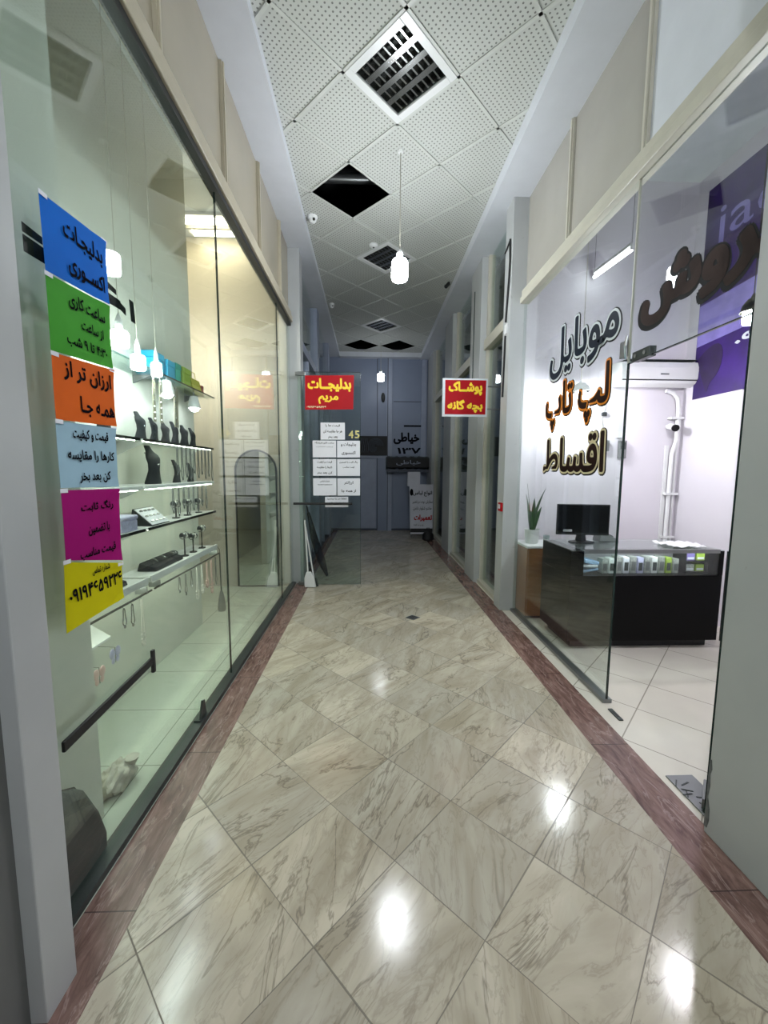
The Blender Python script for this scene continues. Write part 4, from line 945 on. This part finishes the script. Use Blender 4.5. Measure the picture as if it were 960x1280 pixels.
def leaf(dx, dy, h, wdt, bend, yaw):
    rows = []; n = 10
    for k in range(n + 1):
        s = k / n; wv = 1.2 * wdt * (math.sin(PI * min(1, (s * .86 + .14))) ** .7) * (1 if s < .98 else .15)
        x = c[0] + dx * (.25 + s * .75) + bend * s * s; yv = c[1] + dy * (.25 + s * .75); z = c[2] + .125 + 1.28 * h * s
        cu_, su_ = math.cos(yaw + s * .5), math.sin(yaw + s * .5)
        rows.append([(x - cu_ * wv, yv - su_ * wv, z), (x, yv + .006, z), (x + cu_ * wv, yv + su_ * wv, z), (x, yv - .004, z)])
    MB().rings(rows).build('leaf', M['leaf'], t, smooth=True)
for a in ((.02, 0, .36, .020, .11, .2), (.005, -.02, .28, .022, -.0, -.3), (.03, .02, .26, .022, .05, .4), (-.05, .0, .40, .012, -.02, .6), (-.04, -.02, .24, .020, -.03, -.2),
          (-.045, .02, .31, .014, -.025, .1), (.01, .03, .22, .02, .02, .9), (-.015, -.03, .18, .02, -.02, .5), (.04, -.02, .21, .02, .045, -.5)): leaf(*a)
t = thing('drinking_glass', 'small clear cup beside the potted plant', 'cup', (1.86, 4.12, .78))
MB().lathe((1.86, 4.10, .7805), [(.026, 0), (.034, .10), (.032, .10), (.024, .006)], 18).build('cup', M['glassd'], t, smooth=True)
MB().lathe((1.86, 4.10, .787), [(.023, 0), (.026, .03)], 16).build('water', M['glass'], t)
# air conditioner
t = thing('air_conditioner', 'white split air conditioner on the back wall of the phone shop', 'air conditioner', (3.13, 4.4, 2.6))
mb = MB(); pr = [(4.495, 2.50), (4.40, 2.47), (4.33, 2.50), (4.30, 2.55), (4.295, 2.66), (4.315, 2.72), (4.495, 2.74)]
ab = mb.prism([(2.68, a, b) for a, b in pr], (1, 0, 0), .89).build('body', M['white'], t, bevel=.008)
MB().obox((3.12, 4.312, 2.535), (.84, .012, .014), Matrix.Rotation(-.4, 3, 'X')).build('air_slot', M['dark'], ab)
MB().box(2.74, 3.52, 4.32, 4.46, 2.741, 2.748).build('top_grille', M['darkstrip'], t)
MB().obox((3.15, 4.292, 2.59), (.09, .004, .014)).build('badge', M['steel'], ab)
t = thing('pipe_duct', 'white pipe duct curving down the wall below the air conditioner', 'pipe', (3.4, 4.47, 1.4))
MB().tube([(3.30, 4.46, 2.45), (3.38, 4.46, 2.43), (3.44, 4.46, 2.37), (3.46, 4.46, 2.25), (3.46, 4.46, 1.9), (3.42, 4.46, 1.75), (3.42, 4.46, .3)], .022, 10).build('pipe', M['white'], t, smooth=True)
MB().tube([(3.49, 4.47, 2.2), (3.49, 4.47, 2.0), (3.475, 4.47, 1.8), (3.475, 4.47, .3)], .013, 8).build('side_pipe', M['white'], t, smooth=True)
for zz in (2.15, 1.3, .8): MB().box(3.37, 3.51, 4.43, 4.498, zz - .012, zz + .012).build('pipe_clip', M['white'], t)
MB().box(3.36, 3.40, 4.485, 4.498, .2, 1.85).build('cable_trunking', M['white'], t)
t = thing('bullet_camera', 'white security camera with black lens on the pipe duct', 'camera', (3.4, 4.38, 2.08))
MB().cyl((3.375, 4.498, 2.06), (3.375, 4.45, 2.055), .026, 12).build('base', M['white'], t)
MB().cyl((3.38, 4.46, 2.06), (3.345, 4.34, 2.03), .036, 14).build('body', M['white'], t, smooth=True)
MB().cyl((3.345, 4.34, 2.03), (3.341, 4.328, 2.027), .038, 14).build('lens', M['tube'], t)
t = thing('wall_box', 'grey switch box on the phone shop wall left of the pane edge', 'switch box', (2.85, 4.49, 1.8))
MB().box(2.81, 2.90, 4.465, 4.499, 1.70, 1.90).build('box', M['steel'], t, bevel=.006)
MB().box(2.825, 2.885, 4.460, 4.466, 1.80, 1.88).build('screen', M['darkstrip'], t)
MB().box(2.79, 2.85, 4.48, 4.499, 1.93, 2.0).build('note', M['paper'], t)
t = thing('wall_cable', 'thin cable looping down the phone shop wall near the lowest word', 'cable', (2.6, 4.49, 2.1))
MB().tube([(2.62, 4.49, 2.42), (2.64, 4.488, 2.3), (2.60, 4.488, 2.15), (2.63, 4.488, 2.0), (2.60, 4.488, 1.8)], .005, 5).build('cable', M['alul'], t, smooth=True)
MB().box(2.60, 2.65, 4.47, 4.499, 2.17, 2.21).build('plug', M['dark'], t)
MB().box(2.62, 2.70, 4.47, 4.499, 1.78, 1.90).build('socket', M['steel'], t)
# purple poster on the side wall (faces -X)
t = thing('wall_poster', 'large purple poster with pale lettering on the phone shop side wall', 'poster', (3.52, 3.4, 2.3)); px = 3.522
MB().box(px, px + .006, 2.5, 4.355, 2.335, 4.45).build('panel', M['purple'], t)
MB().prism([(px, 4.35, 2.88), (px, 2.55, 3.0), (px, 2.55, 3.42), (px, 4.35, 3.30)], (-1, 0, 0), .002).build('pale_band', M['lilac'], t)
MB().prism([(px, 4.17 + .13 * math.cos(a) + .05 * math.sin(2 * a), 2.62 + .22 * math.sin(a) + .03 * math.cos(3 * a)) for a in [2 * PI * j / 28 for j in range(28)]], (-1, 0, 0), .002).build('dark_figure', M['figure'], t)  # dark shape printed on the poster
text('jao', (px, 3.85, 3.98), wd=.75, ht=.42, mt=M['lilac'], parent=t, bold=-.0, lift=.002, raw=True, **RF)
text('۰۹', (px, 3.79, 2.80), wd=.20, ht=.12, mt=M['whitev'], parent=t, bold=.03, lift=.002, **RF)

# ================================================================== FLOOR THING
t = thing('floor_drain', 'small square drain grate in the middle of the corridor floor', 'drain', (.458, 4.087, 0)); q = Matrix.Translation((.458, 4.087, 0)) @ Matrix.Rotation(.75, 4, 'Z')
mb = MB().box(-.055, .055, -.055, -.043, .0005, .004).box(-.055, .055, .043, .055, .0005, .004).box(-.055, -.043, -.043, .043, .0005, .004).box(.043, .055, -.043, .043, .0005, .004)
mb.xform(q).build('rim', M['steel'], t)
MB().box(-.045, .045, -.045, .045, .0004, .0012).xform(q).build('pit', M['dark'], t)
mb = MB()
for k in range(4): mb.box(-.043, .043, -.034 + .02 * k, -.028 + .02 * k, .001, .0035)
mb.xform(q).build('grate', M['steel'], t)

# ================================================================== END OF THE CORRIDOR
t = thing('wall_sign', 'black ornate sign board on the end wall ledge', 'sign', (.08, 10.2, 1.92)); y = 10.21
MB().box(-.27, .44, y, y + .03, 1.925, 2.41).build('board', M['blackm'], t, bevel=.006)
mb = MB()
for k in range(5): mb.tube([(.15 + (.05 + .035 * k) * math.cos(a), y - .004, 2.17 + (.05 + .032 * k) * math.sin(a)) for a in [2 * PI * j / 22 for j in range(20 - k)]], .006, 5)
for k in range(4): mb.tube([(-.2 + .05 * k + .02 * math.sin(j * .7), y - .004, 2.0 + .05 * j) for j in range(8)], .006, 5)
mb.build('ornament', M['fardark'], t)
t = thing('wall_sign', 'grey sign with black writing and a black corner frame on the end wall', 'sign', (1.1, 10.2, 2.3))
MB().box(.58, 1.42, YB - .035, YB - .031, 1.93, 2.72).build('panel', M['farwall'], t)
MB().box(.86, 1.40, YB - .045, YB - .036, 2.65, 2.69).box(1.355, 1.40, YB - .045, YB - .036, 1.96, 2.65).build('corner_frame', M['ink'], t)
text('خیاطی', (.93, YB - .036, 2.36), wd=.66, ht=.30, mt=M['ink'], parent=t, bold=.05, lift=.002, **YF)
text('۱۳۷', (1.0, YB - .036, 2.05), wd=.6, ht=.16, mt=M['ink'], parent=t, bold=.03, lift=.002, **YF)
t = thing('rolled_awning', 'dark rolled awning bundle below the grey sign on the end wall', 'awning', (1.05, 10.0, 1.7)); y = 9.98
rows = []
for k in range(17):
    x = .40 + .068 * k
    rows.append([(x, y + (.12 + .02 * math.sin(k * 1.7)) * math.cos(a), 1.74 + (.15 + .02 * math.sin(k * 2.3 + a * 3)) * math.sin(a)) for a in [2 * PI * j / 14 for j in range(14)]])
MB().rings(rows).build('roll', M['dkgreen'], t, smooth=True)
MB().box(.42, 1.46, y - .145, y - .125, 1.62, 1.86).build('front_flap', M['blackm'], t, bevel=.01)
text('خیاطی', (.95, y - .146, 1.74), wd=.6, ht=.13, mt=M['fartrim'], parent=t, bold=.0, lift=.002, **YF)
MB().box(.42, 1.46, y - .06, y + .02, 1.52, 1.58).build('rail', M['fardark'], t)
for xx in (.5, 1.4): MB().box(xx - .015, xx + .015, y, YB - .02, 1.66, 1.70).build('bracket', M['fardark'], t)
t = thing('standing_banner', 'white standing banner with black and red writing near the end wall', 'banner', (1.2, 9.05, 0)); y = 9.05
bs = MB().prism([(.93, y, .10), (1.44, y, .10), (1.44, y, 1.24), (1.06, y, 1.24), (.90, y, 1.24)], (0, 1, 0), .01).build('sheet', M['banner'], t)
MB().box(.86, 1.14, y + .011, y + .13, 1.20, 1.52).build('top_box', M['banner'], t)
MB().box(.93, 1.44, y - .004, y, .14, .23).build('bottom_band', M['blackm'], t)
text('انواع لباس', (1.20, y, 1.03), wd=.44, ht=.13, mt=M['ink'], parent=bs, bold=.03, lift=.001, **YF)
text('سفارش دوخت و تعمیر', (1.20, y, .84), wd=.46, ht=.09, mt=M['ink'], parent=bs, bold=.01, lift=.001, **YF)
text('مانتو شلوار دامن', (1.20, y, .69), wd=.42, ht=.09, mt=M['ink'], parent=bs, bold=.01, lift=.001, **YF)
text('تعمیرات', (1.22, y, .47), wd=.42, ht=.16, mt=M['red'], parent=bs, bold=.05, lift=.001, **YF)
text('زیپ و دکمه', (1.12, y, .31), wd=.22, ht=.06, mt=M['ink'], parent=bs, bold=.01, lift=.001, **YF)
for xx in (.96, 1.40): MB().tube([(xx, y + .012, 1.22), (xx, y + .10, .01)], .010, 6).build('stand_leg', M['steel'], t)
MB().ball((.95, y - .004, 1.06), .05, (.8, .05, 1.6), 10).build('printed_motif', M['ink'], bs)
t = thing('dark_bag', 'black bag on the floor beside the foot of the white banner', 'bag', (1.28, 8.75, 0))
MB().lathe((1.30, 8.78, .002), [(.10, 0), (.13, .03), (.12, .14), (.07, .20), (.03, .22)], 16, (1, .8)).build('body', M['blackm'], t, smooth=True)
MB().tube([(1.25, 8.78, .21), (1.27, 8.78, .28), (1.33, 8.78, .28), (1.35, 8.78, .21)], .008, 6).build('handle', M['blackm'], t)
t = thing('wall_speaker', 'small dark oval speaker on the end wall post under the far bulb', 'speaker', (.32, 10.2, 3.4))
MB().ball((.33, 10.205, 3.36), .09, (.55, .45, 1.3), 16).build('body', M['dark'], t, smooth=True)
MB().box(.30, .36, 10.21, 10.249, 3.32, 3.42).build('bracket', M['steel'], t)

bpy.data.objects.remove(_fo)
